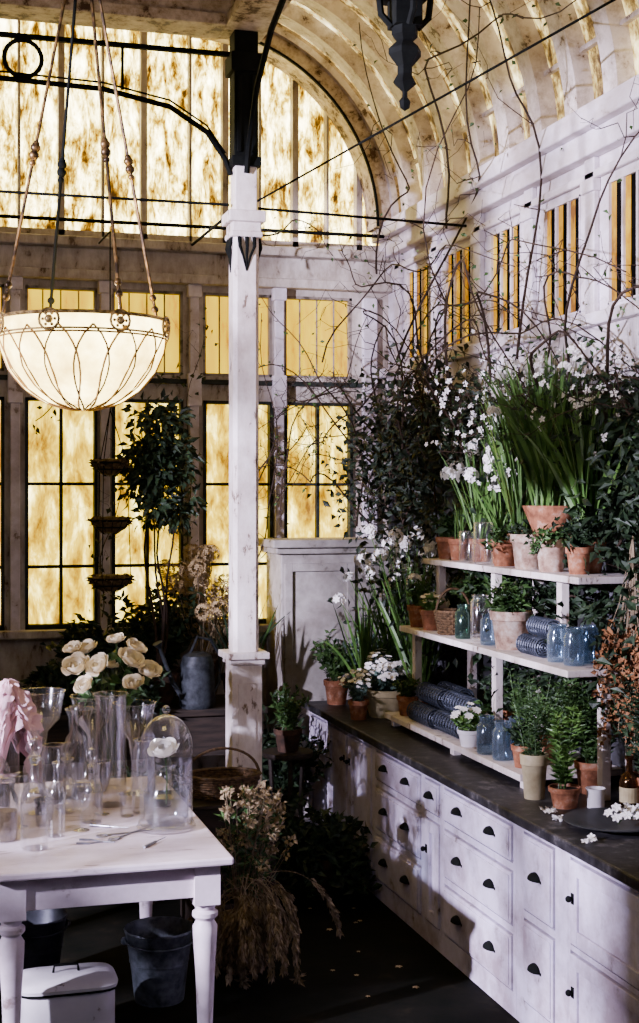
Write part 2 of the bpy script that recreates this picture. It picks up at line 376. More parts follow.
for c in cy:
    f=MB(); y0,y1=c-hw,c+hw; e=.010
    f.box(XW-.006,XW+.05,y0,y0+e,zb,ztp); f.box(XW-.006,XW+.05,y1-e,y1,zb,ztp); f.box(XW-.006,XW+.05,y0,y1,zb,zb+e); f.box(XW-.006,XW+.05,y0,y1,ztp-e,ztp)
    q=(y1-y0)/3
    for k in (1,2):
        yy=y0+q*k; f.box(XW-.004,XW+.02,yy-.009,yy+.009,zb,ztp)
    o=struct(f.obj('window_%d'%wn,PAINTW)); wn+=1
    for k in range(3):
        a=y0+q*k
        MB().box(XW+.008,XW+.014,a,a+q*.56,zb,ztp).obj('strip',DARKG,parent=o)  # black strip over the near part of each bay
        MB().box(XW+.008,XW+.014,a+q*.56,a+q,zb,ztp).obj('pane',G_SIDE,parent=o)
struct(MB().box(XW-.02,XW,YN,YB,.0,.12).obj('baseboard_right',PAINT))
XC,YC=1.69,7.32
b=MB(); b.box(XC-.09,XC+.09,YN,YC+.09,4.66,5.26); b.box(XC-.12,XC+.12,YN,YC+.12,4.62,4.68); b.box(XC-.11,XC+.11,YN,YC+.09,4.9,4.93)
struct(b.obj('trim_%d'%tn,PAINTP,bevel=.006)); tn+=1
b=MB(); b.box(XL,XC-.09,YC-.09,YC+.09,4.66,5.0); b.box(XL,XC-.12,YC-.12,YC+.12,4.62,4.68);b.box(XL,XC-.12,YC-.12,YC+.12,4.86,4.9)
struct(b.obj('trim_%d'%tn,PAINTP,bevel=.006)); tn+=1
struct(MB().box(XL-.1,XC,YN,YB+.2,5.3,5.4).obj('ceiling_left',PAINTP))
# ------------------------------------------------------------------ column
col=thing('column','slender cream-painted square wooden column with moulded capital and pedestal','column',(XC,YC,0))
m=MB(); m.box(-.082,.082,-.082,.082,.12,1.25); m.box(-.11,.11,-.11,.11,0,.12); m.box(-.095,.095,-.095,.095,1.25,1.28); m.box(-.115,.115,-.115,.115,1.28,1.315)
for s in (-1,1): m.box(-.05,.05,s*.085-.004,s*.085+.004,.25,1.15)
m.obj('pedestal',PAINTC,col,bevel=.006)
m=MB()
c=.02; h=.07
oct_=[(-h,-h+c),(-h+c,-h),(h-c,-h),(h,-h+c),(h,h-c),(h-c,h),(-h+c,h),(-h,h-c)]
m.add([(x,y,1.315) for x,y in oct_]+[(x,y,3.55) for x,y in oct_],[(i,(i+1)%8,8+(i+1)%8,8+i) for i in range(8)]+[tuple(range(7,-1,-1)),tuple(range(8,16))])
m.obj('shaft',PAINTC,col)
m=MB(); m.box(-.085,.085,-.085,.085,3.52,3.55); m.box(-.1,.1,-.1,.1,3.6,3.66); m.box(-.078,.078,-.078,.078,3.55,3.6); m.box(-.06,.06,-.06,.06,3.66,3.9)
m.obj('capital',PAINTC,col,bevel=.006)
m=MB()
for a in (0,PI/2,PI,3*PI/2):
    for dx in (-.04,0,.04):
        ca,sa=math.cos(a),math.sin(a)
        m.tube([(ca*.072-sa*dx,sa*.072+ca*dx,3.52),(ca*.085-sa*dx,sa*.085+ca*dx,3.47),(ca*.074-sa*dx*.5,sa*.074+ca*dx*.5,3.42),(ca*.071,sa*.071,3.34)],.012,6,.004)
m.obj('iron_leaf_collar',IRON,col)
m=MB(); m.box(-.065,.065,-.065,.065,3.9,4.62); m.box(-.085,.085,-.085,.085,4.4,4.5); m.box(-.08,.08,-.08,.08,3.9,3.95)
for dx in (-.04,.04): m.box(dx-.012,dx+.012,-.078,-.065,3.97,4.38)
m.obj('iron_head',IRON,col,bevel=.005)
br=thing('iron_bracket','black cast iron spandrel bracket with ring between column and beam','bracket',(XC,YC,0))
m=MB()
m.box(-2.6,-.065,-.012,.012,4.49,4.515)
pts=[(-.07,0,3.86),(-.10,0,3.94),(-.2,0,4.08),(-.40,0,4.2),(-.75,0,4.265),(-1.3,0,4.28),(-2.0,0,4.2),(-2.45,0,3.9)]
m.tube(pts,.015,6)
m.tube([(x,0,z+.035) for x,_,z in pts[1:]],.006,5)
m.ring((-1.16,0,4.39),.095,.013,22,5,'y'); m.ring((-1.95,0,4.385),.095,.012,20,5,'y')
m.cyl((-.65,0,4.27),(-.65,0,4.5),.009,n=6)
m.obj('spandrel',IRON,br)
br2=thing('iron_bracket','black iron curved brace rising from column to long beam','bracket',(XC,YC,0))
m=MB(); m.tube([(0,-.07,3.86),(0,-.12,4.0),(0,-.3,4.25),(0,-.6,4.45),(0,-1.1,4.60)],.016,6); m.obj('brace',IRON,br2)
def rod(p0,p1,r,label):
    o=MB().cyl(p0,p1,r,n=8).obj('tie_rod',IRON); return tag(o,label,'tie rod')
rod((XC+.06,YC,3.72),(XW-.2,4.6,4.2),.006,'thin dark iron tie rod slanting from column to vault')
rod((XC,YC+.06,3.72),(XC,YB-.13,3.74),.009,'short iron tie rod from column to back wall')
rod((-2.3,YB-.32,3.82),(XW-.14,YB-.32,3.82),.012,'long horizontal iron rod in front of back glazing')
rod((-2.3,YC,3.70),(XC-.08,YC,3.70),.008,'thin horizontal iron rod between column and side wall')
rod((XC+.08,YC,3.69),(XW-.08,YC,3.66),.008,'thin iron rod between column and window wall')
pd=thing('iron_pendant','black cast iron ornate drop pendant hanging under the long beam','pendant',(XC,4.75,3.53))
m=MB(); m.lathe([(.001,0),(.018,.012),(.022,.035),(.010,.05),(.010,.07),(.045,.10),(.028,.13),(.028,.16),(.062,.20),(.062,.22),(.03,.25),(.05,.27),(.05,.31)],6)
m.obj('finial',IRON,pd)
m=MB(); m.box(-.05,.05,-.05,.05,.30,1.09); m.box(-.08,.08,-.08,.08,.40,.43); m.box(-.068,.068,-.068,.068,.46,.49); m.box(-.08,.08,-.08,.08,.60,.63)
for ax in (0,1):
    for s in (-1,1):
        P=lambda r,z:(s*r,0,z) if ax==0 else (0,s*r,z)
        m.tube([P(.05,.30),P(.09,.34),P(.10,.42),P(.07,.5),P(.06,.6),P(.09,.7),P(.13,.78),P(.15,.90)],.013,6)
        m.tube([P(.06,.5),P(.10,.52),P(.115,.56),P(.095,.59),P(.08,.57)],.009,5)
m.obj('drop',IRON,pd,bevel=.004)

# ------------------------------------------------------------------ lamp
LX,LY,LZ=0.575,5.04,2.768
lamp=thing('pendant_lamp','glowing leaded cream glass bowl pendant lamp hung on brass rods','lamp',(LX,LY,LZ))
prof=[(.001,-.315),(.06,-.31),(.13,-.29),(.2,-.245),(.255,-.18),(.285,-.11),(.300,-.04),(.302,0)]
MB().lathe(prof,48).obj('lamp_shade',SHADE,lamp,smooth=True)
def rz(s):
    q=(1-s)*(len(prof)-1); i=min(int(q),len(prof)-2); f=q-i
    return prof[i][0]+(prof[i+1][0]-prof[i][0])*f, prof[i][1]+(prof[i+1][1]-prof[i][1])*f
m=MB(); K=16
for k in range(K):
    for sg in (-1,1):
        pts=[]
        for j in range(13):
            u=j/12; s=.14+.81*u; w=2*PI/K*.62*math.sin(PI*u**.8)
            rr,zz=rz(s); t=2*PI*k/K+sg*w; rr+=.001
            pts.append((rr*math.cos(t),rr*math.sin(t),zz-.001))
        m.tube(pts,.0038,4)
m.ring((0,0,-.30),.09,.003,24,5)
m.ring((0,0,-.065),.299,.0035,48,5)
m.obj('lead_came',LEAD,lamp)
m=MB(); m.ring((0,0,0),.305,.007,48,6); m.ring((0,0,-.055),.303,.004,48,6)
m.obj('rim_band',BRASSR,lamp,smooth=True)
for k in range(8):
    m=MB(); t=2*PI*k/8+.3
    m.ball((.312*math.cos(t),.312*math.sin(t),-.026),.015)
    pts=[]
    for j in range(14):
        a=2*PI*j/14; tt=t+math.cos(a)*.115; pts.append((.312*math.cos(tt),.312*math.sin(tt),-.026+math.sin(a)*.035))
    m.tube(pts,.005,5,closed=True)
    for j in range(6):
        a=2*PI*j/6; tt=t+math.cos(a)*.07; m.ball((.312*math.cos(tt),.312*math.sin(tt),-.026+math.sin(a)*.021),.006,6,4)
    m.obj('rosette',BRASSR,lamp,smooth=True)
APZ=1.41
for k in range(4):
    t=2*PI*k/4+.32
    m=MB(); p0=V((.3*math.cos(t),.3*math.sin(t),.01)); p1=V((0.015*math.cos(t),0.015*math.sin(t),APZ))
    m.tube([p0,p1],.0065,6)
    for f in (.38,.40,.42,.43): m.ball(p0.lerp(p1,f),.018 if f in(.40,.42) else .012,8,5)
    for f in (.04,.07): m.ball(p0.lerp(p1,f),.014,8,5)
    m.obj('hanging_rod',BRASSD if k!=1 else IRON,lamp,smooth=True)
m=MB(); m.ball((0,0,APZ),.04,12,6)
z=APZ+.03; i=0
while z<5.29-LZ:
    m.ring((0,0,z),.016,.004,10,5,'y' if i%2 else 'x',1.3); z+=.028; i+=1
m.ball((0,0,5.29-LZ),.045,12,6,.3)
m.obj('chain',IRON,lamp)

# ------------------------------------------------------------------ cabinets
def cup_pull(parent,x,y,z):
    m=MB(); vs=[];fs=[]; nu,nv=12,5
    for j in range(nv+1):
        for i in range(nu+1):
            u=PI*i/nu; v=PI/2*j/nv
            vs.append((-.03*math.sin(v)*math.sin(u)**.7-.001,.043*math.cos(u) ,.030*math.cos(v)*math.sin(u)))
    for j in range(nv):
        for i in range(nu):
            a=j*(nu+1)+i; fs.append((a,a+1,a+nu+2,a+nu+1))
    m.add(vs,fs); m.box(-.002,0,-.05,-.038,-.006,.006); m.box(-.002,0,.038,.05,-.006,.006)
    return m.obj('handle',IRON,parent,(x,y,z),smooth=True,label='black iron cup pull')
FX=2.36; CT=.815
def carcass(y0,y1,openings,label):
    u=thing('cabinet_unit',label,'cabinet',(FX,(y0+y1)/2,0),group='painted cabinet units under the worktop')
    c=(y0+y1)/2; m=MB()
    m.box(.035,.66,y0-c+.001,y1-c-.001,0,CT)
    m.box(.008,.035,y0-c+.001,y1-c-.001,0,.07)
    zs=sorted(set([.07,CT]+[o[2] for o in openings]+[o[3] for o in openings]))
    ys=sorted(set([y0+.001,y1-.001]+[o[0] for o in openings]+[o[1] for o in openings]))
    for i in range(len(zs)-1):
        for j in range(len(ys)-1):
            zc=(zs[i]+zs[i+1])/2; yc=(ys[j]+ys[j+1])/2
            if not any(o[0]<yc<o[1] and o[2]<zc<o[3] for o in openings):
                m.box(.008,.035,ys[j]-c,ys[j+1]-c,zs[i],zs[i+1])
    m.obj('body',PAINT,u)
    return u,c
def drawer(u,c,a,b,z0,z1,np=2):
    g=.009; m=MB(); m.box(0,.034,a-c+g,b-c-g,z0+g,z1-g)
    m.box(-.006,0,a-c+g+.014,b-c-g-.014,z0+g+.014,z1-g-.014)
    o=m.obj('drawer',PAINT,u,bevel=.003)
    zc=z0+(z1-z0)*.5
    if np==2:
        for f in (.26,.74): cup_pull(o,-.006,a-c+(b-a)*f,zc)
    else: cup_pull(o,-.006,(a+b)/2-c,zc)
def door(u,c,a,b,z0,z1,side=1,plain=False):
    g=.009; s=.055; m=MB()
    A,B,C,D=a-c+g,b-c-g,z0+g,z1-g
    m.box(0,.03,A,A+s,C,D);m.box(0,.03,B-s,B,C,D);m.box(0,.03,A+s,B-s,C,C+s);m.box(0,.03,A+s,B-s,D-s,D);m.box(.010 if plain else .014,.03,A+s,B-s,C+s,D-s)
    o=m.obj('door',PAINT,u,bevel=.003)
    k=MB(); yy=A+s/2 if side<0 else B-s/2; zz=D-.14
    k.box(-.004,0,yy-.010,yy+.010,zz-.02,zz+.02); k.ball((-.018,yy,zz),.013,10,6); k.cyl((-.018,yy,zz),(0,yy,zz),.005,n=6)
    k.obj('handle',IRON,o,smooth=True,label='small black iron latch knob')
u,c=carcass(7.15,8.45,[(7.18,7.60,.1,.79),(7.63,8.02,.1,.79),(8.05,8.42,.1,.79)],'lilac-white painted cabinet with three panelled doors below worktop')
door(u,c,7.18,7.60,.1,.79,1); door(u,c,7.63,8.02,.1,.79,-1); door(u,c,8.05,8.42,.1,.79,-1)
def drawunit(y0,y1,label):
    L=[(y0+.035,y1-.035,.63,.79),(y0+.035,y1-.035,.37,.60),(y0+.035,y1-.035,.10,.34)]
    u,c=carcass(y0,y1,L,label)
    for o in L: drawer(u,c,*o)
drawunit(6.38,7.15,'lilac-white cabinet with three drawers and black cup pulls')
u,c=carcass(6.14,6.38,[(6.16,6.36,.10,.60),(6.16,6.36,.63,.79)],'narrow lilac-white cabinet with small door and drawer')
door(u,c,6.16,6.36,.10,.60,1); drawer(u,c,6.16,6.36,.63,.79,1)
drawunit(5.29,6.14,'wide lilac-white chest of three drawers with paired cup pulls')
u,c=carcass(4.82,5.29,[(4.93,5.22,.10,.44),(4.93,5.22,.47,.79)],'lilac-white cabinet with narrow deep drawers and cup pulls')
drawer(u,c,4.93,5.22,.10,.44,1); drawer(u,c,4.93,5.22,.47,.79,1)
u,c=carcass(3.9,4.82,[(3.94,4.80,.1,.44),(3.94,4.80,.46,.79)],'lilac-white cabinet with broad plain panelled fronts')
door(u,c,3.94,4.80,.46,.79,1,True); door(u,c,3.94,4.80,.1,.44,1,True)
wt=MB().box(FX-.03,XW-.005,3.9,8.44,CT+.001,.86).obj('worktop',STONE,bevel=.008); tag(wt,'long dark mottled stone worktop over the painted cabinets','worktop')

S3,S2,S1,C0=1.80,1.42,.93,.86
ss=thing('shelf_stand','white painted three-tier stepped plant shelf on the worktop','shelf',(2.9,6.4,.86))
def shelf(x0,y0,y1,z): MB().box(x0-2.9,.135,y0-6.4,y1-6.4,z-.03-.86,z-.86).obj('shelf',PAINTC,ss,bevel=.004)
shelf(2.53,5.62,7.46,S1); shelf(2.60,5.30,7.40,S2); shelf(2.70,5.40,7.30,S3)
for (x,yy,z0,z1) in [(2.58,5.66,.86,S1-.03),(2.58,7.40,.86,S1-.03),(2.58,6.5,.86,S1-.03),(2.74,6.35,S1,S2-.03),(2.68,7.33,S1,S2-.03),(2.80,5.75,S2,S3-.03),(2.80,6.5,S2,S3-.03),(2.78,7.22,S2,S3-.03),(2.98,5.45,.86,S3-.03),(2.98,6.4,.86,S3-.03),(2.98,7.26,.86,S3-.03),(2.80,5.36,.86,S2-.03)]:
    MB().box(x-.02-2.9,x+.02-2.9,yy-.025-6.4,yy+.025-6.4,z0-.86,z1-.86).obj('upright',PAINTC,ss,bevel=.003)

bx=thing('corner_cupboard','tall grey-white painted box cupboard with projecting top standing in the corner','cupboard',(2.5,8.66,0))
m=MB(); m.box(-.30,.5,-.17,.22,0,1.78); m.box(-.37,.53,-.25,.23,1.82,1.87); m.box(-.34,.515,-.21,.22,1.78,1.82)
m.box(-.33,.52,-.19,.2,0,.15)
m.obj('body',PAINTX,bx,bevel=.008)
m=MB()
for a,b in [(-.28,-.23),(.13,.18)]: m.box(a,b,-.19,-.17,.15,1.72)
for z in (.15,1.67): m.box(-.23,.13,-.19,-.17,z,z+.05)
m.obj('door',PAINTX,bx,bevel=.003)

# ------------------------------------------------------------------ table
tb=thing('work_table','white painted farmhouse table with turned legs','table',(.7125,6.07,0))
tw,tl=.4625,.82
m=MB(); m.box(-tw,tw,-tl,tl,.73,.76); m.obj('table_top',PAINTT,tb,bevel=.008)
m=MB(); a=tw-.06; b_=tl-.06
m.box(-a,a,-b_,-b_+.025,.60,.73);m.box(-a,a,b_-.025,b_,.60,.73);m.box(-a,-a+.025,-b_,b_,.60,.73);m.box(a-.025,a,-b_,b_,.60,.73)
m.obj('apron',PAINTT,tb,bevel=.003)
for sx in (-1,1):
    for sy in (-1,1):
        m=MB(); cx,cyy=sx*(a-.035),sy*(b_-.035); q=.05
        m.box(cx-q,cx+q,cyy-q,cyy+q,.57,.729)
        m.lathe([(.03,0),(.034,.02),(.028,.06),(.03,.10),(.038,.30),(.047,.44),(.048,.48),(.036,.50),(.036,.505),(.05,.52),(.05,.535),(.036,.545),(.045,.57)],20,(cx,cyy,0))
        m.obj('leg',PAINTT,tb,smooth=True)
TZ=.76
def vessel(name,label,cat,loc,prof,mat,th=.003,n=28,ripple=0,group='clear glassware on the table'):
    o=thing(name,label,cat,loc,group=group)
    inner=[(max(.0006,r-th),z+(th if i==0 else 0)) for i,(r,z) in enumerate(prof)][::-1]
    m=MB(); m.lathe_open([(.0006,0)]+prof+inner+[(.0006,th)],n,(0,0,0),ripple)
    m.ring((0,0,prof[-1][1]),prof[-1][0],.0028,n,5)
    m.obj('glass_body',mat,o,smooth=True)
    return o
bottle=lambda r,h:[(r*.95,0),(r,.02),(r,h*.55),(r*.8,h*.66),(r*.34,h*.74),(r*.3,h*.94),(r*.42,h*.96),(r*.42,h)]
def stopper(o,z,r=.034,mat=None):
    MB().lathe([(r*.45,z-.03),(r*.5,z),(r*.35,z+.005),(r*.9,z+.025),(r,z+.045),(r*.6,z+.07),(.001,z+.075)],16).obj('stopper',mat or GLASS,o,smooth=True)
o=vessel('glass_bottle','tall clear glass apothecary bottle with a ball stopper','bottle',(.45,5.60,TZ),bottle(.055,.36),GLASS); stopper(o,.36)
o=vessel('glass_jar','clear glass jar with brown contents on the painted table','jar',(.345,5.77,TZ),[(.05,0),(.055,.02),(.055,.17),(.04,.2),(.04,.24)],GLASS)
MB().lathe([(.048,.005),(.05,.12),(.001,.125)],16).obj('contents',DRY,o)
MB().lathe([(.041,.235),(.045,.26),(.001,.265)],16).obj('lid',GLASS,o,smooth=True)
o=vessel('glass_decanter','small round clear glass decanter','decanter',(.64,6.2,TZ),[(.03,0),(.065,.03),(.075,.07),(.06,.115),(.02,.15),(.016,.22),(.028,.235)],GLASS); stopper(o,.235,.03)
vessel('glass_cylinder_vase','tall straight clear glass cylinder vase','vase',(.84,6.29,TZ),[(.07,0),(.073,.02),(.07,.48),(.078,.50)],GLASS)
for (x,yy,sc) in [(.57,6.68,1),(.80,6.62,.95),(.98,6.5,.9)]:
    vessel('glass_compote','wide footed clear glass compote bowl','glass bowl',(x,yy,TZ),[(.07*sc,0),(.02,.02),(.014,.15*sc),(.03,.28*sc),(.085*sc,.34*sc),(.10*sc,.42*sc),(.11*sc,.47*sc)],GLASS)
for (x,yy,h_) in [(.66,5.85,.19),(.78,6.12,.23),(.42,5.98,.22)]:
    vessel('glass_goblet','clear stemmed glass goblet','goblet',(x,yy,TZ),[(.035,0),(.008,.01),(.006,h_*.4),(.03,h_*.52),(.042,h_*.75),(.04,h_)],GLASS)
vessel('glass_tumbler','short clear glass tumbler','tumbler',(.52,5.98,TZ),[(.035,0),(.042,.11)],GLASS)
vessel('glass_tumbler','short clear glass tumbler','tumbler',(.88,6.05,TZ),[(.03,0),(.037,.10)],GLASS)
for (x,yy,r_,h_,lab) in [(.70,6.48,.05,.42,'slender clear glass bottle with a long neck'),(.33,6.02,.055,.40,'tall clear glass bottle at the table edge'),(.55,5.78,.038,.30,'slim clear glass bottle among other bottles'),(.50,6.22,.05,.36,'clear glass bottle beside the pink cloth')]:
    vessel('glass_bottle',lab,'bottle',(x,yy,TZ),bottle(r_,h_),GLASS)
o=vessel('glass_bottle','squat clear glass bottle beside the tall vase','bottle',(.72,5.99,TZ),bottle(.045,.24),GLASS); stopper(o,.24,.026)
vessel('glass_jar','wide clear glass storage jar','jar',(.60,6.42,TZ),[(.05,0),(.055,.01),(.055,.22),(.045,.24),(.05,.26)],GLASS)
vessel('glass_jar','clear glass jar behind the dome','jar',(1.05,6.22,TZ),[(.05,0),(.055,.01),(.055,.20),(.045,.22),(.05,.24)],GLASS)
vessel('glass_jar','tall clear glass jar behind the dome','jar',(.96,6.10,TZ),[(.045,0),(.05,.01),(.05,.28),(.04,.30),(.044,.32)],GLASS)
vessel('glass_pitcher','clear glass pitcher near the roses','pitcher',(.76,6.80,TZ),[(.05,0),(.07,.05),(.075,.15),(.05,.24),(.055,.32),(.07,.36)],GLASS)
o=thing('draped_cloth','crumpled pale pink gauze cloth draped over a tall jar','cloth',(.40,6.42,TZ))
MB().lathe([(.045,0),(.05,.02),(.05,.50),(.001,.51)],20).obj('jar',GLASS,o,smooth=True)
m=MB(); vs=[];fs=[]; n=90; rows=22
for j in range(rows+1):
    u=j/rows
    for k in range(n):
        a=2*PI*k/n
        R=.012+.055*min(1,u*4)+.05*u; fold=(.005+.034*u)*(math.sin(7*a+4*u)+.6*math.sin(4*a+1+5*u)+.5*math.sin(15*a-3*u)+.35*math.sin(23*a+9*u))
        crum=.010*math.sin(11*u*PI+3*a)+.007*math.sin(17*u*PI-5*a)
        hem=.13*math.sin(2*a+.6)+.07*math.sin(5*a)+.03*math.sin(11*a)
        lump=.02*math.sin(3*a+1)*(1-u)+.012*math.sin(8*a+5)*(1-u)
        vs.append(((R+fold*.8+crum)*math.cos(a)+.02*u,(R+fold*.8+crum)*math.sin(a),.565-u*(.33+hem*.8)+lump*min(1,u*6)))
for j in range(rows):
    for k in range(n): fs.append((j*n+k,j*n+(k+1)%n,(j+1)*n+(k+1)%n,(j+1)*n+k))
fs.append(tuple(range(n))); m.add(vs,fs); m.obj('cloth',PINKC,o,smooth=True)
o=thing('glass_cloche','glass bell dome over a white rose in a water jar','glass dome',(1.005,5.79,TZ))
MB().lathe([(.122,0),(.124,.012),(.112,.022),(.001,.022)],32).obj('base',GLASS,o,smooth=True)
dp=[(.110,.022)]+[(.110,.3)]+[(.110*math.cos(t),.34+.135*math.sin(t)) for t in [0,.3,.6,.9,1.2,1.45]]+[(.001,.475)]
MB().lathe_open(dp,36).obj('dome',GLASS,o,smooth=True)
m=MB(); m.ring((0,0,.028),.112,.005,36,6); m.ball((0,0,.495),.018,12,6); m.obj('rim_and_knob',GLASS,o,smooth=True)
MB().lathe_open([(.0006,.023),(.08,.023),(.094,.05),(.096,.15),(.06,.21),(.04,.25),(.045,.27)],24).obj('inner_jar',GLASS,o,smooth=True)
MB().lathe([(.078,.026),(.091,.05),(.093,.14),(.001,.142)],24).obj('water',WATER,o,smooth=True)
rg=random.Random(3)
m=MB(); m.tube([(0,0,.10),(.004,0,.2),(-.005,0,.33)],.0025,5)
for k in range(3): m.leaf((0.005,0,.29),(math.cos(k*2.2),math.sin(k*2.2),.3),.035,.02,rg)
m.obj('stem',GREEN,o)
m=MB(); m.rose((-.008,.0,.305),(-.2,-.4,1),.058,rg); m.obj('blossom',WHITEF,o,smooth=True)
o=thing('rose_bouquet','large loose cream white roses in a clear glass vase','flower arrangement',(.90,6.68,TZ))
MB().lathe_open([(.0006,.004),(.05,.0),(.06,.05),(.045,.2),(.06,.36),(.075,.38),(.07,.38),(.055,.355)],28).obj('vase',GLASS,o,smooth=True)
st=MB(); lf=MB()
pos=[(-.17,-.05,.57,.070),(-.11,.05,.64,.060),(-.07,-.12,.58,.064),(-.14,-.16,.50,.052),(.06,-.11,.60,.070),(.11,.04,.64,.056),(.16,-.06,.54,.062),(.08,-.17,.50,.052),(-.02,.02,.57,.048),(.03,.06,.68,.048),(-.18,.02,.65,.046)]
for i,(x,yy,z,r_) in enumerate(pos):
    p=V((x,yy,z)); st.tube([(p.x*.1,p.y*.1,.05),(p.x*.2,p.y*.2,.35),(p.x*.7,p.y*.7,p.z-.10),p],.0035,5)
    n=V((p.x*3+rg.uniform(-.6,.6),p.y*2-.35,rg.uniform(.5,1.1))); f=MB(); f.rose(p,n,r_*.88,rg); f.obj('rose',CREAMF,o,smooth=True)
    for k in range(7): lf.leaf(V((p.x*.75,p.y*.75,p.z-.05)),(rg.uniform(-1,1),rg.uniform(-1,1),rg.uniform(-.7,.5)),.08,.045,rg)
st.obj('stems',GREEN,o); lf.obj('leaves',GREEN,o)
o=thing('scissors','old steel garden scissors lying open on the table','scissors',(.85,5.74,TZ+.004),rot=.5)
for s in (-1,1):
    m=MB(); m.tube([(-.09*1,s*.035,0),(0,0,0),(.1,-s*.018,0)],.004,6,.0015); m.ring((-.115,s*.04,0),.024,.0035,16,5,sy=.7)
    m.obj('blade',STEEL,o)
o=thing('secateurs','small rusty pruning snips on the table','pruning snips',(.72,5.62,TZ+.004),rot=-.3)
for s in (-1,1):
    m=MB(); m.tube([(-.10,s*.03,0),(-.05,s*.03,0),(0,0,0),(.05,-s*.012,0)],.005,6,.002); m.obj('blade',STEEL,o)
for k,(x,yy,rr) in enumerate([(.92,5.55,.9),(.78,5.86,-.6)]):
    m=MB(); m.cyl((-.09,0,0),(.0,0,0),.006); m.cyl((0,0,0),(.09,0,0),.003,.001)
    tag(m.obj('dibber',STEEL,None,(x,yy,TZ+.006),rr),'thin steel flower pick lying on the table','garden tool','small tools on the table')
o=thing('enamel_bin','rounded white enamel lidded bin with chipped dark rim','bin',(.57,5.58,0))
MB().sq([(-.03,0),(-.015,.02),(0,.06),(0,.222)],.185,.13).obj('body',ENAMEL,o,smooth=True)
MB().sq([(.008,.222),(.010,.232)],.185,.13).obj('rim',IRON,o,smooth=True)
MB().sq([(.009,.232),(.012,.245),(.0,.256),(-.03,.262),(-.06,.270),(-.10,.272)],.185,.13).obj('lid',ENAMEL,o,smooth=True)
MB().tube([(-.05,0,.268),(-.045,0,.30),(.045,0,.30),(.05,0,.268)],.006,8).obj('handle',IRON,o,smooth=True)
def bucket(label,loc,r,h,mat):
    o=thing('bucket',label,'bucket',loc)
    MB().lathe([(r*.72,0),(r*.74,.02),(r*.86,h*.55),(r*.885,h*.56),(r*.88,h*.6),(r,h-.01),(r*1.04,h),(r*1.02,h+.008),(r*.97,h),(r*.72,.02),(.001,.02)],32).obj('body',mat,o,smooth=True)
    m=MB(); m.tube([(math.cos(t)*r*1.05,-.02-math.sin(t)*r*.9,h-.03-math.sin(t)*.02) for t in [PI*i/12 for i in range(13)]],.004,6); m.obj('handle',mat,o)
    for s in (-1,1):
        m=MB(); m.ball((s*r*1.02,0,h-.04),.018,8,5); m.obj('ear',mat,o)
    return o
bucket('round galvanised zinc bucket under the table',(1.0,5.93,0),.145,.30,ZINC)
bucket('dark iron pail in the shadow under the table',(.50,6.25,0),.14,.30,PEWTER)

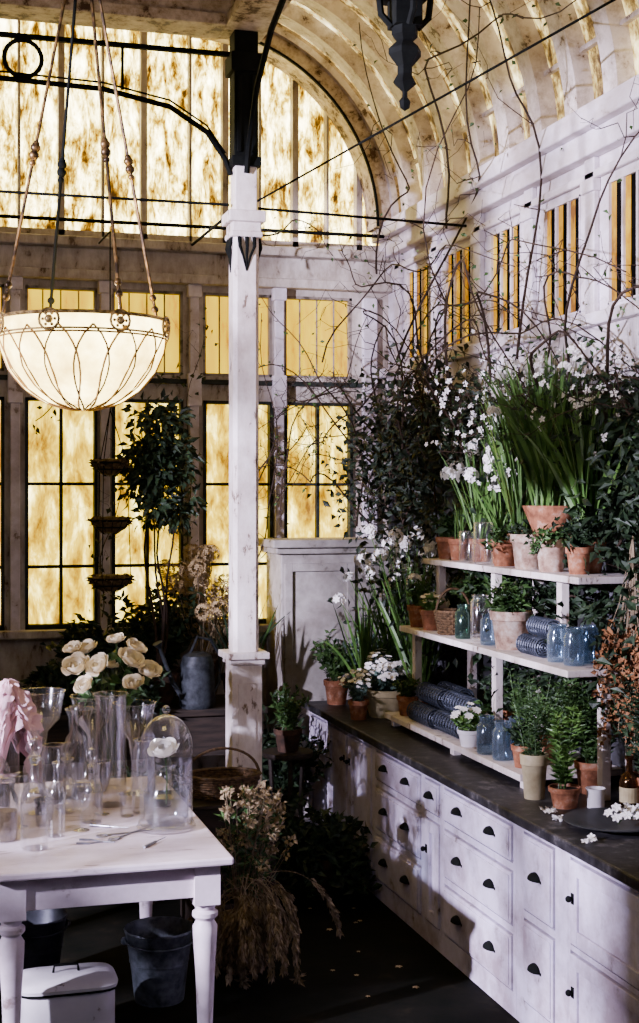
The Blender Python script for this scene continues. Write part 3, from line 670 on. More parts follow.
# ------------------------------------------------------------------ plants
def potmesh(o,r,h,mat,label=None):
    MB().lathe([(r*.70,0),(r*.72,.004),(r*.90,h*.74),(r*.92,h*.75),(r*1.0,h*.77),(r*1.03,h*.98),(r*1.0,h),(r*.92,h),(r*.88,h*.86),(.001,h*.86)],24).obj('pot',mat,o,smooth=True,label=label)
    MB().lathe([(r*.875,h*.87),(r*.4,h*.89),(.001,h*.9)],16).obj('soil',SOIL,o)
def grow(o,kind,z0,h,spread,n,L,W,leafm,flm,rg,r=.06,fr=.012,nf=40,name='leaves',gmax=.26):
    lf=MB(); st=MB(); fl=MB()
    def start():
        a=rg.uniform(0,2*PI); q=rg.uniform(0,.7)*r; return V((q*math.cos(a),q*math.sin(a),z0))
    if kind in('bush','daisy','trail'):
        for i in range(n):
            p=start(); a=rg.uniform(0,2*PI); tilt=rg.uniform(0,1)**.7
            d=V((math.cos(a)*tilt*spread/h,math.sin(a)*tilt*spread/h,1)).normalized()
            hh=h*rg.uniform(.6,1)*(1-.25*tilt); pts=[p]; N=8
            for k in range(N):
                d=(d+V((rg.uniform(-.15,.15),rg.uniform(-.15,.15),(-.38 if kind=='trail' else -.04)))).normalized(); p=p+d*hh/N; pts.append(p)
                for q in range(3 if k>0 else 1):
                    lf.leaf(p,V((rg.uniform(-1,1),rg.uniform(-1,1),rg.uniform(-.2,.9))),L*rg.uniform(.6,1.2),W*rg.uniform(.7,1.1),rg)
            st.tube(pts,.002,4,.001)
            if kind=='daisy' and flm:
                for q in range(max(1,nf//n)):
                    pp=p+V((rg.uniform(-.03,.03),rg.uniform(-.03,.03),rg.uniform(0,.03)))
                    fl.flower(pp,V((pp.x*3,pp.y*3-.3,.8)),fr*rg.uniform(.8,1.2),rg,7)
    elif kind in('strap','narcissus'):
        for i in range(n):
            p=start(); a=rg.uniform(0,2*PI); tilt=rg.uniform(.02,1)**1.2*spread/h
            lf.strap(p,V((math.cos(a)*tilt,math.sin(a)*tilt,1)),h*rg.uniform(.65,1.12),W*rg.uniform(.7,1.2),rg.uniform(.01,gmax)**1.2,rg)
        if kind=='narcissus':
            for i in range(max(3,nf//8)):
                p=start(); a=rg.uniform(0,2*PI); tl=rg.uniform(0,1)*spread/h*.9
                e=p+V((math.cos(a)*tl*h,math.sin(a)*tl*h,h*rg.uniform(.6,1.08)))
                st.tube([p,p.lerp(e,.5)+V((0,0,.02)),e],.003,5,.002)
                for q in range(7):
                    dd=V((rg.uniform(-1,1),rg.uniform(-1,1),rg.uniform(-.4,1))).normalized()
                    fl.flower(e+dd*fr*1.4,dd,fr,rg,6)
    elif kind=='upright':
        for i in range(n):
            p=start(); a=rg.uniform(0,2*PI); tl=rg.uniform(0,1)*spread/h
            d=V((math.cos(a)*tl,math.sin(a)*tl,1)).normalized(); hh=h*rg.uniform(.6,1); N=14; pts=[p]
            for k in range(N):
                d=(d+V((rg.uniform(-.06,.06),rg.uniform(-.06,.06),0))).normalized(); p=p+d*hh/N; pts.append(p)
                for q in range(5):
                    aa=rg.uniform(0,6.3); lf.leaf(p,V((math.cos(aa),math.sin(aa),.5)),L*rg.uniform(.7,1.2),W,rg)
            st.tube(pts,.002,4,.001)
    if lf.v: lf.obj(name,leafm,o)
    if st.v: st.obj('stems',leafm,o)
    if fl.v: stuff(fl.obj('flowers',flm,o))
SEED=[10]
def plant(name,label,loc,r,h,potm,kind,ph,spread,n,L,W,leafm,flm=None,fr=.012,nf=40,group=None,cat='potted plant',gmax=.26):
    SEED[0]+=1; rg=random.Random(SEED[0])
    o=thing(name,label,cat,loc,group=group)
    potmesh(o,r,h,potm); grow(o,kind,h*.88,ph,spread,n,L,W,leafm,flm,rg,r=r*.8,fr=fr,nf=nf,gmax=gmax)
    return o
plant('potted_seedling','small terracotta pot of leafy seedlings on the top shelf',(2.80,7.18,S3),.062,.12,TERRA,'bush',.20,.12,14,.04,.02,GREEN)
plant('potted_seedling','small pale terracotta pot with fine green shoots',(2.80,7.00,S3),.06,.115,TERRA,'strap',.22,.1,22,.1,.006,GREENS)
plant('potted_narcissus','terracotta pot of white narcissus with tall stems',(2.86,6.84,S3),.065,.12,TERRA,'narcissus',.56,.34,26,.1,.01,GREENS,WHITEF,.025,130)
plant('potted_narcissus','small pot of white narcissus beside glass jars',(2.88,6.62,S3),.065,.12,TERRA,'narcissus',.42,.25,22,.1,.01,GREENS,WHITEF,.025,90)
plant('potted_herb','terracotta pot with leafy green herb on the top shelf',(2.79,6.38,S3),.07,.13,TERRA,'trail',.16,.14,12,.04,.02,GREEN)
plant('potted_herb','aged pale terracotta pot with trailing leaves',(2.79,6.10,S3),.085,.165,TERRAP,'trail',.16,.16,10,.03,.018,GREEND)
plant('potted_ivy','aged terracotta pot with dark glossy leaves',(2.79,5.85,S3),.076,.15,TERRAP,'trail',.18,.18,14,.04,.025,GREEN)
plant('potted_herb','small terracotta pot at the shelf end',(2.82,5.63,S3),.06,.12,TERRA,'bush',.2,.16,14,.04,.02,GREEND)
o=thing('potted_strap_plant','wide terracotta bowl on a stand full of long narrow upright leaves','potted plant',(2.88,6.03,S3))
m=MB(); m.box(-.09,.09,-.15,.15,.16,.18)
for sx in(-.075,.075):
    for sy in (-.13,.13): m.box(sx-.012,sx+.012,sy-.012,sy+.012,0,.16)
m.obj('stand',WOOD,o)
MB().lathe([(.09,.18),(.115,.24),(.13,.275),(.14,.30),(.13,.30),(.12,.285),(.001,.285)],28).obj('pot',TERRA,o,smooth=True)
grow(o,'narcissus',.28,.70,.36,280,.1,.017,GREENS,WHITEF,random.Random(77),r=.13,gmax=.30,fr=.022,nf=60)
plant('potted_strap_plant','pot of tall upright green strap leaves with small white blooms',(2.88,6.36,S3),.08,.16,TERRA,'narcissus',.78,.28,120,.1,.015,GREENS,WHITEF,.025,110,gmax=.25)
plant('potted_strap_plant','pot of arching green leaves beside the wall',(2.90,5.70,S3),.08,.16,TERRA,'strap',.70,.36,130,.1,.016,GREENS,gmax=.32)
vessel('glass_jar','clear glass cylinder jar on the top shelf','jar',(2.75,6.55,S3),[(.045,0),(.05,.01),(.05,.20),(.048,.21)],GLASS,group='glass jars on the shelves')
vessel('glass_jar','clear glass jar beside narcissus','jar',(2.76,6.80,S3),[(.035,0),(.04,.01),(.04,.15),(.038,.16)],GLASS,group='glass jars on the shelves')
plant('potted_seedling','terracotta pot of green seedlings at the shelf end',(2.68,7.30,S2),.065,.12,TERRA,'bush',.18,.15,16,.04,.018,GREENS)
plant('potted_primrose','terracotta pot with small bright foliage',(2.68,7.11,S2),.06,.11,TERRA,'daisy',.13,.12,12,.04,.02,GREENS,CREAMF,.016,24)
plant('potted_fern','terracotta pot with dark fern at the back of the shelf',(2.90,7.05,S2),.07,.13,TERRA,'bush',.25,.22,30,.05,.02,GREEN)
def basket(label,loc,r,h,handle=.2,name='wicker_basket'):
    o=thing(name,label,'basket',loc); m=MB(); N=9
    for i in range(N):
        z=.0076+h*i/(N-1); rr=r*(.78+.22*i/(N-1)); pts=[]
        for k in range(32):
            a=2*PI*k/32; q=rr+.004*(1 if (k+i)%2 else -1); pts.append((q*math.cos(a),q*math.sin(a),z))
        m.tube(pts,.0075,5,closed=True)
    for k in range(16):
        a=2*PI*k/16; m.cyl((r*.78*math.cos(a),r*.78*math.sin(a),0),(r*math.cos(a),r*math.sin(a),h+.01),.004,n=5)
    m.lathe([(r*.78,.0),(.001,.004)],16); m.obj('body',WICKER,o)
    m=MB(); m.ring((0,0,h+.01),r,.01,32,6); m.obj('rim',WICKER,o)
    if handle:
        m=MB(); m.tube([(r*math.cos(t),0,h+handle*math.sin(t)) for t in [PI*i/16 for i in range(17)]],.007,6); m.obj('handle',WICKER,o)
    return o
o=basket('small round brown wicker basket with hoop handle on the shelf',(2.71,6.86,S2),.095,.11,.13)
MB().lathe([(.075,.07),(.05,.09),(.001,.1)],14).obj('moss_filling',MOSS,o)
vessel('glass_jar','dark green glass jar on the middle shelf','jar',(2.68,6.64,S2),[(.04,0),(.045,.01),(.045,.13),(.03,.15),(.033,.17)],GLASSG,group='glass jars on the shelves')
vessel('glass_jar','tall clear grey glass jar on the middle shelf','jar',(2.70,6.47,S2),[(.045,0),(.05,.01),(.05,.20),(.04,.215),(.042,.23)],GLASS,group='glass jars on the shelves')
vessel('glass_jar','small clear glass jar on the middle shelf','jar',(2.68,6.32,S2),[(.035,0),(.04,.01),(.04,.12),(.03,.135),(.032,.15)],GLASSB,group='glass jars on the shelves')
plant('potted_fern','large pale terracotta pot with low fern foliage',(2.72,6.14,S2),.10,.18,TERRAP,'bush',.16,.2,24,.05,.02,GREEN)
plant('potted_fern','terracotta pot with dark trailing fern in shelf shadow',(2.92,6.6,S2),.08,.14,TERRA,'bush',.22,.22,40,.05,.02,GREEN)
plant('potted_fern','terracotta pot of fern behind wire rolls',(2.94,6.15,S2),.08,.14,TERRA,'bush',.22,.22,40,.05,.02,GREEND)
def wireroll(label,loc,r,L,rot):
    o=MB(); N=9; dr=.0045
    for i in range(N):
        x=-L/2+L*i/(N-1); o.ring((x,0,r+dr),r,.0045,16,5,'x')
    for i in (0,N-1):
        for f in (.72,.45,.2): o.ring((-L/2+L*i/(N-1),0,r+dr),r*f,.0035,12,4,'x')
    for k in range(8):
        for sg in (-1,1):
            pts=[(-L/2+L*j/13, (r-.001)*math.cos(2*PI*k/8+sg*j*.45), r+dr+(r-.001)*math.sin(2*PI*k/8+sg*j*.45)) for j in range(14)]
            o.tube(pts,.0026,4)
    for k in range(5):
        a=2*PI*k/5; o.tube([(-L/2,r*.5*math.cos(a),r+dr+r*.5*math.sin(a)),(L/2,r*.5*math.cos(a),r+dr+r*.5*math.sin(a))],.006,5)
    return tag(o.obj('wire_mesh_roll',WIRE,None,loc,rot),label,'wire roll','rolls of wire netting on the shelves')
wireroll('dark roll of wire netting on the middle shelf',(2.70,5.84,S2),.042,.20,1.57); wireroll('dark roll of wire netting on the middle shelf',(2.80,5.84,S2),.042,.22,1.57); wireroll('dark roll of wire netting stacked on other rolls',(2.75,5.84,S2+.084),.040,.20,1.57)
for (x,yy) in [(2.70,5.60),(2.71,5.46),(2.82,5.53)]:
    vessel('glass_jar','pale blue-green glass jar at the shelf end','jar',(x,yy,S2),[(.04,0),(.045,.01),(.045,.12),(.035,.14),(.04,.16)],GLASSB,group='blue glass jars on the shelves')
for (x,yy,z) in [(2.60,6.98,S1),(2.71,6.98,S1),(2.82,6.98,S1),(2.655,6.98,S1+.100),(2.765,6.98,S1+.100),(2.62,6.64,S1),(2.73,6.64,S1),(2.675,6.64,S1+.100)]:
    wireroll('dark roll of wire netting on the lower shelf',(x,yy,z),.05,.30,1.5708)
plant('small_plant_bowl','small white bowl with white flowering plant',(2.59,6.34,S1),.06,.08,WHITEP,'daisy',.13,.1,14,.05,.02,GREENS,WHITEF,.024,22)
plant('potted_seedling','little terracotta pot tucked beside the jars',(2.70,6.40,S1),.055,.10,TERRA,'bush',.12,.1,12,.04,.02,GREEN)
for (x,yy) in [(2.59,6.13),(2.60,5.97),(2.71,6.06)]:
    vessel('glass_jar','pale blue glass jar on the lower shelf','jar',(x,yy,S1),[(.042,0),(.047,.01),(.047,.13),(.032,.15),(.036,.175)],GLASSB,group='blue glass jars on the shelves')
plant('potted_herb','terracotta pot tucked on the lower shelf',(2.92,6.55,S1),.065,.13,TERRA,'bush',.25,.2,26,.04,.02,GREEND)
plant('potted_seedling','small terracotta pot behind jars',(2.82,6.2,S1),.06,.12,TERRA,'bush',.2,.16,18,.04,.02,GREEN)
plant('potted_seedling','small terracotta pot at the lower shelf edge',(2.62,5.78,S1),.055,.10,TERRA,'bush',.16,.12,18,.04,.02,GREEND)
plant('potted_seedling','terracotta pot of seedlings behind jars',(2.82,5.90,S1),.06,.12,TERRA,'bush',.25,.16,26,.04,.02,GREEN)
plant('potted_seedling','terracotta pot of seedlings at far shelf end',(2.62,7.32,S1),.06,.11,TERRA,'bush',.14,.14,14,.04,.02,GREEN)
plant('potted_daisy','wide cream glazed bowl overflowing with white daisies',(2.64,7.75,C0),.135,.16,CREAMP,'daisy',.24,.28,46,.045,.018,GREENB,WHITEF,.016,400)
plant('potted_daisy','small terracotta pot of tiny white flowers',(2.45,7.68,C0),.06,.11,TERRA,'daisy',.2,.14,18,.04,.016,GREENB,WHITEF,.015,60)
plant('potted_herb','terracotta pot with bushy foliage at worktop end',(2.50,8.28,C0),.08,.15,TERRA,'bush',.32,.25,26,.05,.025,GREEN)
plant('potted_herb','small terracotta pot beside the cupboard',(2.70,8.25,C0),.07,.13,TERRA,'bush',.4,.25,26,.05,.025,GREENB)
plant('potted_narcissus','pot of white paperwhite narcissus near cupboard',(2.80,8.05,C0),.09,.16,TERRA,'narcissus',.78,.42,60,.1,.014,GREENS,WHITEF,.026,200)
plant('potted_narcissus','pot of white narcissus at shelf end',(2.80,7.62,C0),.1,.16,TERRA,'narcissus',.88,.42,70,.1,.014,GREENS,WHITEF,.026,230)
plant('potted_fern','pot of long dark arching leaves',(2.60,8.02,C0),.07,.13,TERRA,'strap',.55,.35,60,.1,.014,GREENS,gmax=.4)
plant('potted_rosemary','tall cream pot of upright green herb',(2.53,5.47,C0),.06,.19,CREAMP,'upright',.40,.18,18,.03,.006,GREEN)
plant('potted_narcissus','terracotta pot of budding bulbs with green shoots',(2.58,5.28,C0),.068,.085,TERRA,'upright',.34,.10,8,.05,.012,GREENS)
plant('potted_herb','dark bushy herb behind jars on the worktop',(2.82,5.50,C0),.08,.14,TERRA,'upright',.45,.3,40,.04,.010,GREEN)
plant('potted_herb','dark feathery conifer seedling on the worktop',(2.9,5.15,C0),.09,.14,TERRA,'upright',.5,.3,40,.04,.010,GREEND)
o=thing('small_ceramic_pot','small plain white ceramic pot on the worktop','pot',(2.70,5.24,C0))
MB().lathe([(.036,0),(.038,.07),(.042,.08),(.038,.08),(.034,.06),(.001,.06)],20).obj('body',WHITEP,o,smooth=True)
o=vessel('glass_bottle','brown glass bottle with cream paper band','bottle',(2.80,5.14,C0),bottle(.04,.22),GLASSA,group='bottles on the worktop')
MB().lathe_open([(.0405,.04),(.0405,.1)],20).obj('paper_label',CREAMP,o)
o=vessel('glass_bottle','small dark bottle beside plate','bottle',(2.90,4.96,C0),bottle(.035,.2),GLASSA,group='bottles on the worktop')
o=MB().lathe([(.10,0),(.12,.008),(.2,.022),(.205,.026),(.2,.028),(.11,.012),(.001,.012)],36).obj('plate',PEWTER,None,(2.62,4.92,C0),smooth=True); tag(o,'round dark pewter plate on the worktop','plate')
rg=random.Random(8)
m=MB(); s_=MB()
for k in range(26):
    a=rg.uniform(0,6.3); q=rg.uniform(0,.10); p=V((q*math.cos(a),q*math.sin(a),rg.uniform(.01,.06))); m.flower(p,(rg.uniform(-1,1),rg.uniform(-1,1),1),.022,rg,6)
for k in range(8): s_.tube([(rg.uniform(-.15,.15),rg.uniform(-.1,.1),.006),(rg.uniform(-.05,.05),rg.uniform(-.05,.05),.02)],.002,4)
o=thing('cut_blossoms','loose white cut blossoms lying on the pewter plate','cut flowers',(2.66,4.86,C0+.028))
stuff(m.obj('blossoms',WHITEF,o)); s_.obj('stems',GREEN,o)
for k,(x,yy) in enumerate([(2.45,5.05),(2.47,5.20),(2.40,4.72)]):
    m=MB(); rg=random.Random(k); m.ball((0,0,.006),.008,6,4)
    for j in range(7): m.flower(V((rg.uniform(-.03,.03),rg.uniform(-.03,.03),.012)),(rg.uniform(-1,1),rg.uniform(-1,1),1),.017,rg,5)
    tag(m.obj('fallen_blossom',WHITEF,None,(x,yy,C0)),'small white blossoms fallen on the worktop','flower','fallen blossoms')
def bunch(name,label,loc,L,n,spread,headm,stemm,rg,down=True,hr=.012,cat='dried flowers',heads=16,offs=None,leafm=None,top=False):
    o=thing(name,label,cat,loc); st=MB(); hd=MB(); lf=MB()
    for i in range(n):
        a=rg.uniform(0,6.3); s=rg.uniform(0,spread); l=L*rg.uniform(.55,1); sg=-1 if down else 1
        e=V((math.cos(a)*s,math.sin(a)*s,sg*l))
        if offs: e+=V(offs)*rg.uniform(.3,1)
        mid=V((e.x*.35,e.y*.35,sg*l*.5)); st.tube([(0,0,0),mid,e],.002,4,.0015)
        for k in range(heads):
            p=(e if top else mid.lerp(e,.3+.7*k/heads))+V((rg.uniform(-1,1),rg.uniform(-1,1),rg.uniform(-1,1)))*hr*1.2
            hd.leaf(p,(rg.uniform(-1,1),rg.uniform(-1,1),rg.uniform(-1,1)),hr*2,hr*1.6,rg); hd.leaf(p,(rg.uniform(-1,1),rg.uniform(-1,1),rg.uniform(-1,1)),hr*2,hr*1.6,rg)
        if leafm:
            for k in range(9):
                p=mid.lerp(e,rg.random()); lf.leaf(p,(rg.uniform(-1,1),rg.uniform(-1,1),rg.uniform(0,1)),.06,.014,rg)
    st.obj('stems',stemm,o); stuff(hd.obj('seed_heads',headm,o))
    if leafm: lf.obj('leaves',leafm,o)
    return o
bunch('dried_flower_bunch','hanging bunch of rusty brown dried seed heads by the shelf',(2.86,5.22,1.98),.95,44,.20,DRYO,DRY,random.Random(4),hr=.014,heads=22)
bunch('dried_flower_bunch','hanging bunch of brown dried seed heads near the wall',(2.98,5.15,2.05),.8,30,.18,DRYO,DRY,random.Random(6),hr=.014,heads=20)

# ------------------------------------------------------------------ climbers
def wander(p0,p1,rg,n=14,amp=.08,bow=(0,0,0)):
    p0=V(p0);p1=V(p1);bow=V(bow); pts=[]
    ph=[rg.uniform(0,6) for _ in range(6)]
    for i in range(n+1):
        t=i/n; w=math.sin(PI*t)
        off=V((math.sin(ph[0]+5*t)+.5*math.sin(ph[3]+13*t),math.sin(ph[1]+6*t)+.5*math.sin(ph[4]+12*t),math.sin(ph[2]+5.5*t)+.5*math.sin(ph[5]+14*t)))*amp*w
        pts.append(p0.lerp(p1,t)+bow*w+off)
    return pts
def climber(name,label,paths,r,leafm,L,W,per,seed,fl=None,fr=.02,nf=0,twigs=0,jit=.08,tl=(.1,.4)):
    rg=random.Random(seed); base=V(paths[0][0]); o=thing(name,label,'climbing plant',base); st=MB(); lf=MB(); f=MB()
    for a,b_,bow,amp in paths:
        pts=wander(V(a)-base,V(b_)-base,rg,18,amp,bow); st.tube(pts,r*rg.uniform(.7,1.2),5,r*.35)
        for q in range(twigs):
            i=rg.randrange(2,17); p=pts[i]; d=V((rg.uniform(-1,.2),rg.uniform(-1,1),rg.uniform(-.6,.8)))*rg.uniform(*tl)
            tw_=wander(p,p+d,rg,6,.05,(0,0,rg.uniform(-.08,.14))); st.tube(tw_,r*.35,4,r*.12)
            if rg.random()<.5: st.tube(wander(tw_[3],tw_[3]+V((rg.uniform(-1,.3),rg.uniform(-1,1),rg.uniform(-1,1)))*.15,rg,5,.02),r*.2,4,r*.1)
        for i in range(len(pts)-1):
            for k in range(per):
                p=pts[i].lerp(pts[i+1],rg.random())+V((rg.gauss(0,jit),rg.gauss(0,jit),rg.gauss(0,jit)))
                if (p+base).x>XW-.02: p.x=XW-.02-base.x-rg.uniform(0,.06)
                if (p+base).y>YB-.07: p.y=YB-.07-base.y
                lf.leaf(p,(rg.uniform(-1,1),rg.uniform(-1,1),rg.uniform(-1,.6)),L*rg.uniform(.6,1.2),W*rg.uniform(.6,1.2),rg)
            for k in range(nf):
                if rg.random()<.5: continue
                c=pts[i].lerp(pts[i+1],rg.random())+V((rg.gauss(0,jit)-.05,rg.gauss(0,jit),rg.gauss(0,jit)))
                for q in range(rg.randrange(1,5)):
                    p=c+V((rg.gauss(0,.03),rg.gauss(0,.04),rg.gauss(0,.04)))
                    if (p+base).x>XW-.03: p.x=XW-.03-base.x
                    f.flower(p,(-1,rg.uniform(-1.2,.2),rg.uniform(-.5,.8)),fr*rg.uniform(.7,1.2),rg,5)
    st.obj('branches',TWIG,o)
    if lf.v: lf.obj('leaves',leafm,o)
    if f.v: stuff(f.obj('flowers',fl,o))
    return o
climber('leafy_climber','loose dark green climber filling the wall corner',
 [((2.90,8.4,.9),(2.88,8.5,2.75),(0,0,0),.08),((2.95,8.0,.9),(2.9,7.9,2.85),(-.05,0,0),.08),((2.95,7.6,1.2),(2.9,7.5,2.75),(-.05,0,0),.08),((2.9,8.6,2.4),(2.88,7.2,2.7),(-.08,0,.1),.1),((2.92,8.3,2.1),(2.9,7.3,2.4),(-.08,0,.1),.1)],
 .008,PURPLE,.065,.034,38,21,WHITEF,.016,0,8,.14)
climber('evergreen_climber','dark leafy climber spreading on the wall behind shelves',
 [((2.97,7.3,2.2),(2.97,5.0,2.45),(-.02,0,.1),.06),((2.97,7.2,2.0),(2.97,5.0,2.15),(0,0,0),.06),((2.98,5.6,1.9),(2.96,4.9,2.5),(0,0,0),.05),((2.98,5.3,1.4),(2.96,4.7,2.3),(0,0,0),.06),((2.98,7.0,1.2),(2.98,5.0,1.3),(0,0,0),.06),((2.98,7.0,1.6),(2.98,5.0,1.6),(0,0,0),.06)],
 .008,GREEND,.075,.035,44,22,WHITEF,.018,0,4,.10)
climber('blossom_climber','tangled woody climber with pale white blossoms below clerestory',
 [((2.98,7.6,2.5),(2.96,5.0,2.62),(-.05,0,.12),.08),((2.97,7.4,2.6),(2.9,6.0,2.45),(-.1,0,.12),.08),((2.97,6.8,2.3),(2.9,5.0,2.5),(-.05,0,.12),.06),((2.97,7.5,2.35),(2.85,6.4,2.5),(-.1,0,.12),.08)],
 .011,GREEND,.05,.022,22,23,WHITEF,.019,3,10,.09)
paths=[((2.96,8.5,2.0),(2.9,6.2,2.9),(-.15,0,.7),.1),((2.96,8.2,1.9),(2.7,6.8,2.5),(-.3,0,.9),.12),((2.95,7.9,2.3),(2.95,5.2,2.6),(-.3,0,.6),.12),((2.96,8.6,2.8),(2.6,4.8,3.0),(-.1,0,.5),.15),
 ((2.9,8.3,3.0),(2.2,5.2,4.9),(.2,0,.1),.12),((2.95,6.6,2.8),(2.2,5.6,4.6),(.2,0,.3),.1),((2.96,7.6,3.7),(2.5,5.0,4.1),(-.2,0,.3),.12),((2.9,8.7,3.6),(2.3,7.2,4.7),(.1,0,-.1),.1),((2.9,7.2,2.6),(2.4,7.8,3.6),(-.2,0,.2),.1),
 ((2.95,6.9,2.4),(2.95,5.7,2.4),(-.25,0,.8),.05),((2.95,6.4,2.5),(2.9,4.9,2.7),(-.2,0,.6),.08),((2.95,7.7,2.3),(2.8,6.2,2.6),(-.25,0,.55),.08),((2.9,5.9,2.6),(2.7,4.6,3.6),(-.1,0,.2),.1),((2.5,8.6,3.0),(2.9,6.5,3.3),(-.1,0,.4),.12),((2.96,8.0,2.5),(2.5,6.0,4.4),(0,0,0),.15),
 ((2.92,7.9,2.2),(2.9,6.9,2.2),(-.3,0,.65),.05),((2.92,7.3,2.3),(2.85,5.9,2.35),(-.3,0,.95),.06),((2.95,6.2,2.4),(2.9,5.1,2.3),(-.25,0,.55),.05),((2.92,8.5,2.4),(2.8,7.2,2.4),(-.3,0,.75),.06),((2.95,5.6,2.4),(2.9,4.5,2.5),(-.2,0,.5),.06)]
climber('bare_vine','wiry bare brown vine branches arching across wall and vault',paths,.0085,GREEN,.035,.02,1,31,twigs=6,jit=.05,tl=(.2,.6))
paths=[((1.85,8.7,1.3),(2.1,8.6,3.3),(.2,0,0),.08),((2.9,8.6,2.3),(1.9,8.5,2.9),(0,0,.2),.08),((2.85,8.65,1.95),(2.0,8.6,2.3),(0,0,.2),.08),((2.2,8.5,1.95),(2.8,8.6,3.3),(-.1,0,0),.1),((1.9,8.6,2.0),(2.5,8.6,2.6),(0,0,.2),.1),((2.7,8.5,1.95),(2.1,8.6,3.4),(.2,0,0),.1),((1.9,8.4,3.6),(2.6,8.7,3.7),(0,0,.25),.06),((1.9,8.6,1.95),(2.9,8.6,2.9),(0,0,.2),.1),((2.9,8.6,2.0),(2.3,8.6,2.2),(0,0,.35),.06),((2.9,8.55,2.6),(2.2,8.6,2.1),(0,0,.1),.1),((2.9,8.6,2.5),(2.0,8.6,2.5),(0,0,.35),.08),((2.9,8.6,2.9),(2.3,8.6,2.5),(0,0,-.2),.08)]
climber('bare_vine','thin bare tendrils crisscrossing the golden back window',paths,.0075,GREEN,.035,.02,1,32,twigs=8,jit=.03)
paths=[((1.1,8.62,1.4),(1.3,8.65,2.7),(0,0,0),.06),((.7,8.65,2.6),(1.6,8.65,2.9),(0,0,.1),.06),((1.6,8.65,1.6),(1.75,8.6,3.3),(0,0,0),.06)]
climber('bare_vine','slender leafy vine along the back window rail',paths,.004,GREEND,.05,.03,3,33,twigs=6,jit=.04)
paths=[((-2.05,2.6,.0),(-2.05,2.8,3.6),(0,0,0),.08),((-2.05,3.6,.0),(-2.05,3.4,3.6),(0,0,0),.08),((-2.05,4.4,.0),(-2.05,4.6,3.6),(0,0,0),.08),((-2.05,2.6,2.8),(-2.05,5.2,3.1),(0,0,0),.1),((-2.05,2.6,2.1),(-2.05,5.2,2.2),(0,0,0),.1),((-2.05,3.8,1.6),(-2.05,5.1,2.0),(0,0,0),.08)]
climber('leafy_climber','unseen leafy vine added to dapple the side light',paths,.01,GREEND,.09,.06,9,41,twigs=0,jit=.06)  # out-of-view vine added so its leaves dapple the incoming light

# ------------------------------------------------------------------ back bench & things
bn=thing('plant_bench','dark wooden bench along the window wall','bench',(1.25,8.45,0))
MB().box(-1.2,.78,-.30,.30,.84,.88).obj('bench_top',DARKW,bn,bevel=.004)
MB().box(-1.18,.76,-.27,-.25,.60,.84).obj('apron',DARKW,bn)
for x in (-1.1,-.2,.7):
    for yy in (-.22,.25): MB().box(x-.03,x+.03,yy-.03,yy+.03,0,.84).obj('leg',DARKW,bn)
BZ=.88
o=thing('potted_standard_tree','slim potted tree with leafy dark crown on bare stems','potted tree',(1.40,8.32,BZ))
potmesh(o,.12,.2,DARKPOT)
rg=random.Random(51); st=MB(); lf=MB()
for (ex,ey,ez,k) in [(.05,0,1.72,13),(-.10,.02,1.64,10),(.16,0,1.55,11),(-.02,.03,1.5,8)]:
    pts=wander((0,0,.18),(ex,ey,ez),rg,14,.03); st.tube(pts,.010,6,.004)
    for j in range(k):
        c=pts[rg.randrange(10,15)]+V((rg.gauss(0,.055),rg.gauss(0,.05),rg.gauss(0,.04)))
        for q in range(36):
            dd=V((rg.gauss(0,1),rg.gauss(0,1),rg.gauss(0,.8))).normalized(); lf.leaf(c+dd*rg.uniform(.01,.09),dd+V((0,0,-.4)),.075*rg.uniform(.6,1.2),.034,rg)
st.obj('trunk',TWIG,o); lf.obj('leaves',GREEND,o)
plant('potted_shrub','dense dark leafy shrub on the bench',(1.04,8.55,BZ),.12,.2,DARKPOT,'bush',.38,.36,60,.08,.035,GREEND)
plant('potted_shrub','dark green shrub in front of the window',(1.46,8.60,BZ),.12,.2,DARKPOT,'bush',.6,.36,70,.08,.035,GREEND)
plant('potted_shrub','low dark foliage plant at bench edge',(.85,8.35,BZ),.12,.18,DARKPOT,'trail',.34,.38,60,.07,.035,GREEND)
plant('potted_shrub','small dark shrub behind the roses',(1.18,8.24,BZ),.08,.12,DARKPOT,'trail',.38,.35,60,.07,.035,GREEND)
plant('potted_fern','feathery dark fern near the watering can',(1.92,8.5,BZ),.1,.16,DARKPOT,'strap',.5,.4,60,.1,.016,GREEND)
o=thing('dried_hydrangea','mounded bunch of beige dried hydrangea heads in a dark pot','dried flowers',(1.70,8.52,BZ)); potmesh(o,.1,.25,DARKPOT)
hd=MB(); st=MB()
for k in range(26):
    a=rg.uniform(0,6.3); q=rg.uniform(0,.24); c=V((q*math.cos(a),q*math.sin(a)*.8,rg.uniform(.66,.96)-q*.6)); st.tube([(0,0,.2),c],.003,4)
    for j in range(70):
        dd=V((rg.gauss(0,1),rg.gauss(0,1),rg.gauss(0,1))).normalized(); hd.flower(c+dd*.055,dd,.016,rg,4)
st.obj('stems',DRY,o); stuff(hd.obj('flower_heads',HYD,o))
bunch('dried_grass_bunch','spray of pale dried grasses beside hydrangeas',(1.80,8.6,BZ),.80,60,.28,HYD,DRY,random.Random(9),down=False,hr=.01,heads=12)
wc=thing('watering_can','dark galvanised watering can with long spout and curved handle','watering can',(1.62,8.25,BZ),rot=.3)
MB().lathe([(.10,0),(.105,.01),(.11,.03),(.10,.24),(.103,.25),(.085,.31),(.05,.33),(.045,.33),(.001,.32)],28).obj('body',ZINCD,wc,smooth=True)
MB().tube([(-.09,0,.05),(-.17,0,.17),(-.25,0,.37)],.018,10,.011).obj('spout',ZINCD,wc,smooth=True)
